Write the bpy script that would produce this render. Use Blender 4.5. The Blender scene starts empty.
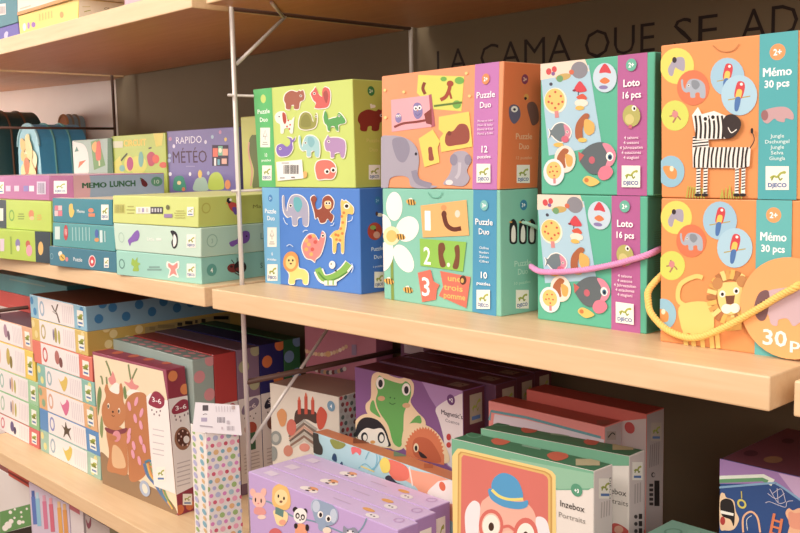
import bpy, bmesh, math, random
import numpy as np
from mathutils import Vector, Matrix, geometry
random.seed(4)
S = bpy.context.scene
COL = S.collection

# ------------------------------------------------------------------ camera (calibrated from the shelf lines)
F_PX, YAW, PITCH, ROLL = 944.6, -0.8149, 0.1130, -0.0196
CAM = np.array([1.2018, -0.7476, 0.1849])
ZU, ZL, YW = 0.409, -0.444, 0.443        # underside of upper board, top of lower board, back wall
TH = 0.030
fw = np.array([math.sin(YAW)*math.cos(PITCH), math.cos(YAW)*math.cos(PITCH), -math.sin(PITCH)])
r0 = np.array([math.cos(YAW), -math.sin(YAW), 0.0]); u0 = np.cross(r0, fw)
rr = r0*math.cos(ROLL)+u0*math.sin(ROLL); uu = -r0*math.sin(ROLL)+u0*math.cos(ROLL)

def ray(q): return fw+rr*(q[0]-400)/F_PX+uu*(266.5-q[1])/F_PX
def proj(P):
    d = np.asarray(P, float)-CAM; z = d@fw
    return (400+F_PX*(d@rr)/z, 266.5-F_PX*(d@uu)/z)
def onz(q, z): v = ray(q); return CAM+v*((z-CAM[2])/v[2])
def ony(q, y): v = ray(q); return CAM+v*((y-CAM[1])/v[1])
def onx(q, x): v = ray(q); return CAM+v*((x-CAM[0])/v[0])
def onplane(q, p0, n): v = ray(q); return CAM+v*(((np.asarray(p0)-CAM)@n)/(v@n))

cd = bpy.data.cameras.new('camera'); cam = bpy.data.objects.new('camera', cd); COL.objects.link(cam)
cd.sensor_width = 36; cd.sensor_fit = 'HORIZONTAL'; cd.lens = F_PX*36/800; cd.clip_start = 0.02
M = Matrix.Identity(4)
for i in range(3):
    M[i][0], M[i][1], M[i][2], M[i][3] = rr[i], uu[i], -fw[i], CAM[i]
cam.matrix_world = M
S.camera = cam

# ------------------------------------------------------------------ materials
MATS = {}
def lin(h):
    h = h.lstrip('#'); c = [int(h[i:i+2], 16)/255 for i in (0, 2, 4)]
    return tuple(x/12.92 if x <= .04045 else ((x+.055)/1.055)**2.4 for x in c)
def pmat(h, rough=.5, metal=0.0, var=.05, name='print'):
    key = (h, rough, metal)
    if key in MATS: return MATS[key]
    m = bpy.data.materials.new(name+'_'+h.strip('#')); m.use_nodes = True
    nt = m.node_tree; b = nt.nodes['Principled BSDF']
    c = lin(h); g = .2126*c[0]+.7152*c[1]+.0722*c[2]; c = tuple(x*.88+g*.12 for x in c)
    b.inputs['Roughness'].default_value = rough; b.inputs['Metallic'].default_value = metal
    b.inputs['Specular IOR Level'].default_value = .35
    tc = nt.nodes.new('ShaderNodeTexCoord'); no = nt.nodes.new('ShaderNodeTexNoise'); no.inputs['Scale'].default_value = 18
    no.inputs['Detail'].default_value = 3
    mx = nt.nodes.new('ShaderNodeMix'); mx.data_type = 'RGBA'
    mx.inputs[6].default_value = (*[x*(1-var) for x in c], 1); mx.inputs[7].default_value = (*[min(1, x*(1+var)) for x in c], 1)
    nt.links.new(tc.outputs['Object'], no.inputs['Vector']); nt.links.new(no.outputs['Fac'], mx.inputs[0])
    nt.links.new(mx.outputs[2], b.inputs['Base Color'])
    MATS[key] = m
    return m
def wood_mat(ca='#dfbd92', cb='#e9cba3', nm='birch_veneer'):
    m = bpy.data.materials.new(nm); m.use_nodes = True
    nt = m.node_tree; b = nt.nodes['Principled BSDF']; b.inputs['Roughness'].default_value = .42
    tc = nt.nodes.new('ShaderNodeTexCoord'); mp = nt.nodes.new('ShaderNodeMapping'); mp.inputs['Scale'].default_value = (3, 38, 38)
    n1 = nt.nodes.new('ShaderNodeTexNoise'); n1.inputs['Scale'].default_value = 2.2; n1.inputs['Detail'].default_value = 8; n1.inputs['Distortion'].default_value = .8
    cr = nt.nodes.new('ShaderNodeValToRGB')
    cr.color_ramp.elements[0].position = .3; cr.color_ramp.elements[0].color = (*lin(ca), 1)
    cr.color_ramp.elements[1].position = .75; cr.color_ramp.elements[1].color = (*lin(cb), 1)
    bp = nt.nodes.new('ShaderNodeBump'); bp.inputs['Strength'].default_value = .06; bp.inputs['Distance'].default_value = .002
    nt.links.new(tc.outputs['Object'], mp.inputs['Vector']); nt.links.new(mp.outputs[0], n1.inputs['Vector'])
    nt.links.new(n1.outputs['Fac'], cr.inputs[0]); nt.links.new(cr.outputs[0], b.inputs['Base Color'])
    nt.links.new(n1.outputs['Fac'], bp.inputs['Height']); nt.links.new(bp.outputs[0], b.inputs['Normal'])
    return m
def wall_mat(h, name):
    m = bpy.data.materials.new(name); m.use_nodes = True
    nt = m.node_tree; b = nt.nodes['Principled BSDF']; b.inputs['Roughness'].default_value = .85
    tc = nt.nodes.new('ShaderNodeTexCoord')
    n1 = nt.nodes.new('ShaderNodeTexNoise'); n1.inputs['Scale'].default_value = 6; n1.inputs['Detail'].default_value = 6
    mx = nt.nodes.new('ShaderNodeMix'); mx.data_type = 'RGBA'; c = lin(h)
    mx.inputs[6].default_value = (*[x*.9 for x in c], 1); mx.inputs[7].default_value = (*[x*1.08 for x in c], 1)
    n2 = nt.nodes.new('ShaderNodeTexNoise'); n2.inputs['Scale'].default_value = 240
    bp = nt.nodes.new('ShaderNodeBump'); bp.inputs['Strength'].default_value = .1; bp.inputs['Distance'].default_value = .001
    nt.links.new(tc.outputs['Object'], n1.inputs['Vector']); nt.links.new(tc.outputs['Object'], n2.inputs['Vector'])
    nt.links.new(n1.outputs['Fac'], mx.inputs[0]); nt.links.new(mx.outputs[2], b.inputs['Base Color'])
    nt.links.new(n2.outputs['Fac'], bp.inputs['Height']); nt.links.new(bp.outputs[0], b.inputs['Normal'])
    return m
WOOD = wood_mat(); WOOD_UNDER_SHADE = wood_mat('#c98a5c', '#d4986a', 'underside_shade_tint')  # same birch; warm bounce and shade are put into the underside colour
METAL = pmat('#d6cec6', .4, .25, name='metal')

# ------------------------------------------------------------------ object helpers
def link(name, me, parent=None, mats=()):
    o = bpy.data.objects.new(name, me); COL.objects.link(o)
    for m in mats: me.materials.append(m)
    if parent is not None: o.parent = parent; o.matrix_parent_inverse = parent.matrix_world.inverted()
    return o
def tag(o, label, cat, group=None):
    o['label'] = label; o['category'] = cat
    if group: o['group'] = group
    return o
def root(name, loc, label, cat, group=None):
    o = bpy.data.objects.new(name, None); COL.objects.link(o); o.empty_display_size = .02
    o.location = loc; o.matrix_world = Matrix.Translation(Vector(loc))
    return tag(o, label, cat, group)
class PB:                                    # polygon bag -> one mesh object
    def __init__(s): s.v = []; s.f = []; s.mi = []; s.m = []
    def mat(s, m):
        if m not in s.m: s.m.append(m)
        return s.m.index(m)
    def add(s, vs, fs, m):
        k = len(s.v); s.v += [tuple(map(float, v)) for v in vs]; i = s.mat(m)
        for f in fs: s.f.append([k+a for a in f]); s.mi.append(i)
    def obj(s, name, parent=None, smooth=False, loc=(0, 0, 0)):
        me = bpy.data.meshes.new(name)
        me.from_pydata([(v[0]-loc[0], v[1]-loc[1], v[2]-loc[2]) for v in s.v], [], s.f)
        for m in s.m: me.materials.append(m)
        for p, i in zip(me.polygons, s.mi): p.material_index = i; p.use_smooth = smooth
        o = bpy.data.objects.new(name, me); COL.objects.link(o)
        if parent is not None: o.parent = parent
        else: o.location = loc
        return o
def box_bm(pb, c8, mats, bev=.0012, seg=2):
    """c8: front TL TR BR BL, back TL TR BR BL; mats: dict front right top left back bottom"""
    bm = bmesh.new(); v = [bm.verts.new(tuple(p)) for p in c8]
    faces = dict(front=(0, 3, 2, 1), right=(1, 2, 6, 5), top=(0, 1, 5, 4), left=(4, 7, 3, 0), back=(5, 6, 7, 4), bottom=(3, 7, 6, 2))
    keys = []
    for i, (k, f) in enumerate(faces.items()):
        fc = bm.faces.new([v[a] for a in f]); fc.material_index = i; keys.append(k)
    bmesh.ops.recalc_face_normals(bm, faces=bm.faces)
    if bev: bmesh.ops.bevel(bm, geom=list(bm.edges), offset=bev, segments=seg, profile=.5, affect='EDGES', clamp_overlap=True)
    bm.verts.index_update()
    base = len(pb.v); pb.v += [tuple(x.co) for x in bm.verts]
    for fc in bm.faces:
        pb.f.append([base+x.index for x in fc.verts]); pb.mi.append(pb.mat(mats[keys[fc.material_index]]))
    bm.free()
def cuboid(x0, x1, y0, y1, z0, z1):
    return [(x0, y0, z1), (x1, y0, z1), (x1, y0, z0), (x0, y0, z0), (x0, y1, z1), (x1, y1, z1), (x1, y1, z0), (x0, y1, z0)]
def solid(name, c8, m, parent=None, bev=.0015, loc=None):
    pb = PB(); box_bm(pb, c8, dict.fromkeys(('front', 'right', 'top', 'left', 'back', 'bottom'), m), bev)
    return pb.obj(name, parent, loc=(0, 0, 0))
def catmull(pts, n=8, closed=False):
    P = [np.asarray(p, float) for p in pts]; out = []
    k = len(P)
    for i in range(k if closed else k-1):
        if closed: a, b, c, d = P[i-1], P[i], P[(i+1) % k], P[(i+2) % k]
        else: a, b, c, d = P[max(i-1, 0)], P[i], P[i+1], P[min(i+2, k-1)]
        for j in range(n):
            t = j/n
            out.append(.5*((2*b)+(-a+c)*t+(2*a-5*b+4*c-d)*t*t+(-a+3*b-3*c+d)*t**3))
    if not closed: out.append(P[-1])
    return out
def tube(pb, pts, r, m, n=10, cap=True):
    P = [np.asarray(p, float) for p in pts]; rings = []
    t0 = P[1]-P[0]; t0 /= np.linalg.norm(t0)
    up = np.array([0, 0, 1.]) if abs(t0[2]) < .9 else np.array([1., 0, 0])
    a = np.cross(t0, up); a /= np.linalg.norm(a)
    for i, p in enumerate(P):
        t = P[min(i+1, len(P)-1)]-P[max(i-1, 0)]; t /= np.linalg.norm(t)
        a = a-t*(a@t); a /= np.linalg.norm(a); b = np.cross(t, a)
        rad = r[i] if isinstance(r, (list, tuple)) else r
        rings.append([p+rad*(a*math.cos(2*math.pi*k/n)+b*math.sin(2*math.pi*k/n)) for k in range(n)])
    vs = [v for R in rings for v in R]; fs = []
    for i in range(len(P)-1):
        for k in range(n):
            fs.append([i*n+k, i*n+(k+1) % n, (i+1)*n+(k+1) % n, (i+1)*n+k])
    if cap: fs += [list(range(n))[::-1], [(len(P)-1)*n+k for k in range(n)]]
    pb.add(vs, fs, m)
def rope(pb, pts, r, m, pitch=.009, strands=3):
    P = catmull(pts, 26); L = [0]
    for i in range(1, len(P)): L.append(L[-1]+np.linalg.norm(P[i]-P[i-1]))
    for s in range(strands):
        out = []
        a = np.array([0, 0, 1.])
        for i, p in enumerate(P):
            t = P[min(i+1, len(P)-1)]-P[max(i-1, 0)]; t = t/np.linalg.norm(t)
            a = a-t*(a@t); a = a/np.linalg.norm(a); b = np.cross(t, a)
            th = 2*math.pi*(L[i]/pitch+s/strands)
            out.append(p+.55*r*(a*math.cos(th)+b*math.sin(th)))
        tube(pb, out, r*.5, m, 6)

# ------------------------------------------------------------------ text outlines (built-in font -> triangles)
TXT = {}
def text_tris(s, bold):
    k = (s, bold)
    if k not in TXT:
        cu = bpy.data.curves.new('t', 'FONT'); cu.body = s; cu.size = 1; cu.offset = bold; cu.resolution_u = 2; cu.fill_mode = 'FRONT'
        o = bpy.data.objects.new('t', cu); me = bpy.data.meshes.new_from_object(o)
        V = [(v.co.x, v.co.y) for v in me.vertices]; Fc = [list(p.vertices) for p in me.polygons]
        bpy.data.objects.remove(o); bpy.data.meshes.remove(me); bpy.data.curves.remove(cu)
        TXT[k] = (V, Fc)
    return TXT[k]

# ------------------------------------------------------------------ printed faces
def homog(src, dst):
    A = []; b = []
    for (x, y), (u, v) in zip(src, dst):
        A.append([x, y, 1, 0, 0, 0, -u*x, -u*y]); b.append(u)
        A.append([0, 0, 0, x, y, 1, -v*x, -v*y]); b.append(v)
    return np.append(np.linalg.solve(np.array(A, float), np.array(b, float)), 1).reshape(3, 3)
def clip01(pts):
    for ax, lim, sg in ((0, 0, 1), (0, 1, -1), (1, 0, 1), (1, 1, -1)):
        out = []
        for i in range(len(pts)):
            a, b = pts[i-1], pts[i]
            ia, ib = sg*(a[ax]-lim) >= 0, sg*(b[ax]-lim) >= 0
            if ia != ib:
                t = (lim-a[ax])/(b[ax]-a[ax]); out.append((a[0]+(b[0]-a[0])*t, a[1]+(b[1]-a[1])*t))
            if ib: out.append(b)
        pts = out
        if len(pts) < 3: return []
    return pts
class Face:
    def __init__(s, q3, normal_to=None):
        s.q = [np.asarray(p, float) for p in q3]            # TL TR BR BL as looked at
        n = np.cross(s.q[1]-s.q[0], s.q[3]-s.q[0]); s.n = -n/np.linalg.norm(n)
        s.k = 0; s.H = homog([proj(p) for p in s.q], [(0, 0), (1, 0), (1, 1), (0, 1)])
        s.w = np.linalg.norm(s.q[1]-s.q[0]); s.h = np.linalg.norm(s.q[3]-s.q[0])
    def P(s, u, v, off):
        a, b, c, d = s.q
        return (a*(1-u)+b*u)*(1-v)+(d*(1-u)+c*u)*v+s.n*off
class Art:
    """draws on one face of a box; coordinates are read off an enlarged view (x0, y0, scale) of that face, or 'uv'"""
    def __init__(s, box, face, crop=None, H=None, inset=0.0):
        s.box, s.face, s.crop = box, face, crop
        s.H = face.H if H is None else H; s.pb = box.body; s.name = None; s.inset = inset
    def part(s, name=None, label=None):
        s.box.flush()
        if name is None: s.pb = s.box.body
        else:
            s.pb = PB(); s.box.open.append((name, label, s.pb))
        return s
    def uv(s, x, y):
        if s.crop is None: return (x, y)
        X, Y = s.crop[0]+x/s.crop[2], s.crop[1]+y/s.crop[2]
        w = s.H @ np.array([X, Y, 1.0]); return (w[0]/w[2], w[1]/w[2])
    def off(s): s.face.k += 1; return .00025+s.face.k*.000022
    def raw(s, col, uv, rough=.5, lift=0):
        uv = clip01(uv)
        if len(uv) < 3: return s
        o = s.off()+lift
        vs = [s.face.P(u, v, o) for u, v in uv]
        tri = geometry.tessellate_polygon([[Vector((u, v, 0)) for u, v in uv]])
        fs = []
        for t in tri:
            a, b, c = [vs[i] for i in t]
            nn = np.cross(b-a, c-a)
            fs.append(list(t) if nn@s.face.n > 0 else list(t)[::-1])
        s.pb.add(vs, fs, pmat(col, rough)); return s
    def poly(s, col, pts, smooth=False):
        if smooth: pts = catmull(pts, 5, True)
        return s.raw(col, [s.uv(p[0], p[1]) for p in pts])
    def blob(s, col, pts): return s.poly(col, pts, True)
    def ell(s, col, cx, cy, rx, ry=None, rot=0, n=24):
        ry = rx if ry is None else ry; c, t = math.cos(rot), math.sin(rot); out = []
        for i in range(n):
            a = 2*math.pi*i/n; x, y = rx*math.cos(a), ry*math.sin(a); out.append((cx+x*c-y*t, cy+x*t+y*c))
        return s.poly(col, out)
    def disc(s, col, cx, cy, r, n=28):                      # true circle on the face; r read vertically
        u, v = s.uv(cx, cy); v2 = s.uv(cx, cy+r)[1]; R = abs(v2-v)*s.face.h
        return s.raw(col, [(u+R*math.cos(2*math.pi*i/n)/s.face.w, v+R*math.sin(2*math.pi*i/n)/s.face.h) for i in range(n)])
    def ring(s, col, cx, cy, r, w):
        u, v = s.uv(cx, cy); v2 = s.uv(cx, cy+r)[1]; R = abs(v2-v)*s.face.h; t = R*w/r; n = 28; o = s.off(); vs = []; fs = []
        for i in range(n):
            a = 2*math.pi*i/n
            for q in (R, R-t): vs.append(s.face.P(u+q*math.cos(a)/s.face.w, v+q*math.sin(a)/s.face.h, o))
        for i in range(n): j = (i+1) % n; fs.append([2*i, 2*i+1, 2*j+1, 2*j])
        s.pb.add(vs, fs, pmat(col)); return s
    def rect(s, col, x0, y0, x1, y1): return s.poly(col, [(x0, y0), (x1, y0), (x1, y1), (x0, y1)])
    def urect(s, col, x0, y0, x1, y1):                     # aligned with the face: centre line heights read at the middle
        a, c = s.uv(x0, (y0+y1)/2), s.uv(x1, (y0+y1)/2); m = s.uv((x0+x1)/2, y0)[1]; b = s.uv((x0+x1)/2, y1)[1]
        return s.raw(col, [(a[0], m), (c[0], m), (c[0], b), (a[0], b)])
    def line(s, col, pts, w, smooth=True, n=5):
        P = catmull(pts, n) if smooth and len(pts) > 2 else [np.asarray(p, float) for p in pts]
        L, R = [], []
        for i, p in enumerate(P):
            t = P[min(i+1, len(P)-1)]-P[max(i-1, 0)]; t = t/(np.linalg.norm(t)+1e-9); nn = np.array([-t[1], t[0]])*w/2
            L.append(p+nn); R.append(p-nn)
        o = s.off()
        for i in range(len(P)-1):
            q = clip01([s.uv(*L[i]), s.uv(*L[i+1]), s.uv(*R[i+1]), s.uv(*R[i])])
            if len(q) >= 3:
                vs = [s.face.P(u, v, o) for u, v in q]; nn = np.cross(vs[1]-vs[0], vs[2]-vs[0])
                s.pb.add(vs, [list(range(len(q))) if nn@s.face.n > 0 else list(range(len(q)))[::-1]], pmat(col))
        return s
    def text(s, col, t, x, y, h, w=None, bold=.012, center=True, rot=0):
        """capital height h (view px), centred on x (or starting there), baseline y; w = width in view px"""
        shifts = (0,)
        if 'M' in t and bold > 0: shifts, bold = (-bold*1.3, -bold*.45, bold*.45, bold*1.3), 0.0   # widen by overprinting
        V, Fc = text_tris(t, bold)
        if not V: return s
        V = [(x+d, y) for d in shifts for x, y in V]; nv = len(V)//len(shifts)
        Fc = [[q+k*nv for q in f] for k in range(len(shifts)) for f in Fc]
        x0 = min(v[0] for v in V); x1 = max(v[0] for v in V)
        u, v = s.uv(x, y); v2 = s.uv(x, y-h)[1]; sv = abs(v2-v)/.70
        if w is None: su = sv*s.face.h/s.face.w*.92
        else: su = abs(s.uv(x+w/2, y)[0]-s.uv(x-w/2, y)[0])/(x1-x0)
        o = s.off(); cx = (x0+x1)/2 if center else x0
        vs = []; per = len(V)//len(shifts)
        for iv, (a, b) in enumerate(V):
            a, b = (a-cx), b; ok_ = o+.000012*(iv//per)
            if rot == 90: U, W = u+b*sv*s.face.h/s.face.w, v+a*su*s.face.w/s.face.h
            else: U, W = u+a*su, v-b*sv
            vs.append(s.face.P(U, W, ok_))
        s.face.k += len(shifts)//2; fs = []
        for f in Fc:
            nn = np.cross(vs[f[1]]-vs[f[0]], vs[f[2]]-vs[f[0]]); fs.append(f if nn@s.face.n > 0 else f[::-1])
        s.pb.add(vs, fs, pmat(col)); return s
    # ---- small stock drawings
    def small(s, col, x, y, w, n, dy, h=3):                 # lines of print too fine to read
        for i in range(n):
            k = (.75, 1, .85, .95, .7)[i % 5]
            s.rect(col, x-w*k/2, y+i*dy-h/2, x+w*k/2, y+i*dy+h/2)
        return s
    def logo(s, x0, y0, x1, y1, bg='#f6f2e6', name='logo', text=True):
        if name: s.part(name)
        s.rect(bg, x0, y0, x1, y1); w, h = x1-x0, y1-y0
        s.line('#a8b13c', [(x0+.2*w, y0+.5*h), (x0+.35*w, y0+.42*h), (x0+.5*w, y0+.45*h), (x0+.65*w, y0+.3*h), (x0+.82*w, y0+.25*h)], .09*h)
        s.line('#8a9a30', [(x0+.35*w, y0+.42*h), (x0+.25*w, y0+.6*h)], .06*h); s.line('#8a9a30', [(x0+.55*w, y0+.42*h), (x0+.62*w, y0+.58*h), (x0+.72*w, y0+.5*h)], .06*h)
        s.ell('#a8b13c', x0+.8*w, y0+.26*h, .08*w, .06*h)
        if text and (x1-x0) > 20: s.text('#2f5fa6', 'DJECO', (x0+x1)/2, y1-.12*h, .17*h, .8*w, .03)
        else: s.rect('#5a7fb8', x0+.15*w, y1-.25*h, x1-.15*w, y1-.12*h)
        if name: s.part()
        return s
    def badge(s, col, x, y, r, t='2+', tc='#ffffff', name='age_badge', tr=.75):
        if name: s.part(name)
        s.disc(col, x, y, r).text(tc, t, x, y+.38*r, tr*r, None, .03)
        if name: s.part()
        return s
    def bars(s, col, x0, y0, x1, y1, n=11):
        r = random.Random(n); x = x0; st = (x1-x0)/n
        for i in range(n):
            s.rect(col, x0+i*st, y0, x0+i*st+st*r.choice((.35, .55, .7)), y1)
        return s
    def sil(s, col, kind, x0, y0, x1, y1, flip=False, outline='#f4efe6', eye='#2a2320', dark=None, ow=4):
        T = lambda p: ((x1-(x1-x0)*p[0]) if flip else x0+(x1-x0)*p[0], y0+(y1-y0)*p[1])
        g = SIL[kind]
        def grow(pts):
            c = np.mean(np.array(pts), axis=0); o = []
            for p in pts:
                d = np.array(p)-c; L = np.linalg.norm(d)+1e-6; o.append(tuple(np.array(p)+d/L*ow))
            return o
        if outline:
            for b in g['body']: s.blob(outline, grow([T(p) for p in b]))
        for i, b in enumerate(g['body']):
            c = col if i == 0 else (dark or shade(col, .8 if i % 2 else 1.12))
            s.blob(c, [T(p) for p in b])
        if eye:
            for e in g['eye']:
                q = T(e); r = .045*(y1-y0)+.6; s.ell('#f7f3ea', q[0], q[1], r*1.25, r*1.25, n=10); s.ell(eye, q[0], q[1], r*.75, r*.75, n=10)
        return s
def shade(h, k):
    h = h.lstrip('#'); return '#'+''.join('%02x' % max(0, min(255, int(int(h[i:i+2], 16)*k))) for i in (0, 2, 4))
SIL = {
 'bear': dict(body=[[(0, .5), (.08, .2), (.35, .03), (.62, .1), (.72, .02), (.8, .06), (.93, .02), (1, .3), (.95, .52), (.78, .62), (.72, .96), (.5, .97), (.48, .78), (.36, .8), (.3, 1), (.1, .96), (.08, .72)]], eye=[(.82, .3)]),
 'squirrel': dict(body=[[(.1, .45), (.05, .3), (.2, .12), (.28, 0), (.36, .14), (.45, .35), (.6, .45), (.6, .2), (.72, 0), (.95, .12), (1, .5), (.9, .9), (.6, 1), (.25, .98), (.3, .75), (.18, .62)], [(.66, .3), (.8, .15), (.9, .4), (.82, .75), (.72, .6)]], eye=[(.22, .3)]),
 'dog': dict(body=[[(0, .25), (.12, .05), (.4, 0), (.55, .2), (.6, .4), (.85, .42), (1, .25), (.95, .55), (.92, 1), (.78, 1), (.72, .78), (.5, .78), (.45, 1), (.3, 1), (.3, .62), (.1, .5)], [(.38, .02), (.55, .1), (.6, .45), (.5, .6), (.4, .4)]], eye=[(.2, .22)]),
 'turtle': dict(body=[[(0, .85), (.02, .4), (.15, .1), (.4, 0), (.65, .15), (.75, .5), (.85, .5), (.9, .1), (1, .15), (1, .45), (.92, .8), (.7, .95), (.3, 1)], [(.12, .8), (.15, .35), (.4, .12), (.6, .35), (.65, .8)]], eye=[(.95, .24)]),
 'croc': dict(body=[[(0, .3), (.06, 0), (.15, .1), (.22, .4), (.45, .35), (.6, .3), (.68, .1), (.8, .15), (1, .45), (.98, .62), (.75, .68), (.68, .75), (.7, 1), (.58, .98), (.5, .78), (.35, .8), (.3, 1), (.2, .98), (.16, .75), (.05, .6)]], eye=[(.72, .24)]),
 'whale': dict(body=[[(0, .7), (.05, .45), (.3, .35), (.55, .5), (.72, .35), (.7, .12), (.55, .02), (.78, .05), (.85, .15), (1, 0), (.95, .2), (.84, .3), (.85, .6), (.65, .92), (.3, 1), (.1, .92)]], eye=[(.2, .6)]),
 'elephant': dict(body=[[(0, .1), (.08, .05), (.1, .35), (.18, .55), (.22, .3), (.35, .05), (.6, 0), (.85, .12), (1, .4), (1, 1), (.8, 1), (.76, .75), (.6, .78), (.58, 1), (.4, 1), (.36, .72), (.2, .74), (.05, .55)], [(.45, .1), (.68, .1), (.78, .35), (.62, .58), (.46, .42)]], eye=[(.32, .36)]),
 'hippo': dict(body=[[(0, .35), (.1, .12), (.18, 0), (.26, .1), (.45, .1), (.7, .12), (.95, .25), (1, .6), (.93, 1), (.78, 1), (.72, .8), (.5, .82), (.46, 1), (.3, 1), (.28, .75), (.08, .68)]], eye=[(.2, .28)]),
 'monkey': dict(body=[[(.05, .3), (0, .1), (.15, 0), (.25, .12), (.18, .3), (.25, .5), (.45, .45), (.5, .12), (.75, 0), (.95, .2), (.92, .45), (.8, .6), (.95, .75), (.85, .98), (.7, .85), (.6, .98), (.4, 1), (.3, .8), (.2, .85), (.15, .6)], [(.58, .22), (.82, .2), (.85, .42), (.7, .5), (.58, .4)]], eye=[(.66, .28), (.78, .28)]),
 'giraffe': dict(body=[[(.45, .1), (.5, 0), (.6, .03), (.7, .02), (1, .15), (.98, .28), (.75, .28), (.68, .5), (.62, .7), (.6, 1), (.48, 1), (.45, .82), (.3, .83), (.25, 1), (.12, 1), (.1, .75), (0, .7), (.2, .6), (.42, .55), (.48, .3)]], eye=[(.72, .12)]),
 'lion': dict(body=[[(.1, .25), (.2, .1), (.45, .1), (.6, .3), (.62, .5), (.85, .55), (1, .7), (.98, 1), (.8, 1), (.75, .85), (.5, .85), (.45, 1), (.22, .98), (.25, .7), (.1, .5)]], eye=[(.26, .32), (.42, .3)]),
 'bird': dict(body=[[(0, .55), (.08, .3), (.3, .1), (.55, .12), (.7, .3), (.78, .2), (.85, 0), (1, .12), (.95, .4), (.8, .75), (.6, .9), (.55, 1), (.4, .92), (.15, .85)]], eye=[(.9, .14)]),
 'parrot': dict(body=[[(.3, .05), (.5, 0), (.65, .1), (.66, .35), (.55, .6), (.45, .95), (.35, 1), (.35, .7), (.25, .45), (.28, .2)], [(.4, .3), (.6, .3), (.52, .6), (.42, .62)]], eye=[(.48, .12)]),
 'fish': dict(body=[[(0, .3), (.12, .35), (.3, .1), (.6, 0), (.9, .2), (1, .5), (.85, .8), (.55, .95), (.3, .8), (.12, .62), (0, .75), (.06, .5)], [(.68, .08), (.9, .2), (1, .5), (.85, .8), (.66, .85), (.74, .5)]], eye=[(.84, .45)]),
 'pig': dict(body=[[(0, .4), (.1, .1), (.4, 0), (.75, .05), (.97, .3), (1, .65), (.85, .95), (.5, .97), (.15, 1), (.05, .75)]], eye=[(.55, .5), (.85, .42)]),
}

class Box:
    """a printed carton: Empty root, carton mesh, printed parts"""
    sub = None
    def __init__(s, name, label, cat, quad, zb, plane, depth, cols, group=None, zt=None, bev=.0012, skew=0, dirn=None, part='carton'):
        # quad px: TL TR BR BL of the front; plane: ('z', blpx, brpx) on zb, or ('y', y) or ('y2', yl, yr)
        if plane[0] == 'z':
            a, b = onz(plane[1], zb), onz(plane[2], zb)
        elif plane[0] == 'y':
            a, b = ony(quad[0], plane[1]), ony(quad[1], plane[1])
        else:
            a, b = ony(quad[0], plane[1]), ony(quad[1], plane[2])
        u = np.array([b[0]-a[0], b[1]-a[1], 0]); u /= np.linalg.norm(u); nrm = np.array([u[1], -u[0], 0]) if False else np.array([-u[1], u[0], 0])
        P = [onplane(q, a, nrm) if q is not None else None for q in quad]
        z1 = zt if zt is not None else np.mean([P[i][2] for i in (0, 1) if P[i] is not None])
        sx = [None if p is None else (p-a)@u for p in P]
        if sx[2] is None: sx[2] = sx[1]
        if sx[3] is None: sx[3] = sx[0]
        Q = []
        for i, z in ((0, z1), (1, z1), (2, zb), (3, zb)):
            p = a+u*sx[i]; Q.append(np.array([p[0], p[1], z]))
        d = (nrm if dirn is None else np.array([*dirn, 0.]))*depth
        s.c8 = Q+[q+d for q in Q]; s.zt = z1; s.u = u; s.d = d
        s.body = PB(); s.open = []; s.part_name = part
        s.cols = cols; s.bev = bev
        c = lambda k: pmat(cols.get(k, cols.get('all', cols['front'])), cols.get('rough', .45), name='carton')
        box_bm(s.body, s.c8, {k: c(k) for k in ('front', 'right', 'top', 'left', 'back', 'bottom')}, bev)
        loc = np.mean([s.c8[2], s.c8[3], s.c8[6], s.c8[7]], axis=0)
        s.root = root(name, tuple(loc), label, cat, group); s.loc = loc
        q = s.c8
        s.front = Face([q[0], q[1], q[2], q[3]]); s.right = Face([q[1], q[5], q[6], q[2]]); s.top = Face([q[4], q[5], q[1], q[0]])
    def flush(s):
        for name, label, pb in s.open:
            if pb.f:
                o = s.child(name, pb)
                if s.sub is not None: o.parent = s.sub
                if label: o['label'] = label
        s.open = []
    def child(s, name, pb, smooth=False):
        me_o = pb.obj(name, None, smooth, loc=tuple(s.loc)); me_o.location = (0, 0, 0); me_o.parent = s.root
        return me_o
    def done(s):
        s.flush(); s.child(s.part_name, s.body); return s
    def art(s, face='front', crop=None, H=None): return Art(s, getattr(s, face), crop, H)
# ================================================================== the setting
def struct(o): o['kind'] = 'structure'; return o
WALLM = wall_mat('#76674f', 'brown_wall_paint'); WHITEM = wall_mat('#efe4de', 'white_wall_paint')
struct(solid('wall_back', cuboid(-1.134, 2.6, YW, YW+.08, -1.6, 1.6), WALLM, bev=0))
pb = PB()
wa, wb = np.array([-1.134, .4672, 0]), np.array([-2.4, .24, 0]); t_ = (wb-wa)/np.linalg.norm(wb-wa); nb = np.array([-t_[1], t_[0], 0])*-.08
P_ = lambda p, z: np.array([p[0], p[1], z])
box_bm(pb, [P_(wb, 1.6), P_(wa, 1.6), P_(wa, -1.6), P_(wb, -1.6), P_(wb+nb, 1.6), P_(wa+nb, 1.6), P_(wa+nb, -1.6), P_(wb+nb, -1.6)], dict.fromkeys(('front', 'right', 'top', 'left', 'back', 'bottom'), WHITEM), 0)
struct(pb.obj('wall_left'))
struct(solid('floor', cuboid(-3.2, 3.0, -3.2, .6, -1.36, -1.3), wall_mat('#8a4f30', 'store_floor'), bev=0))

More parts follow.
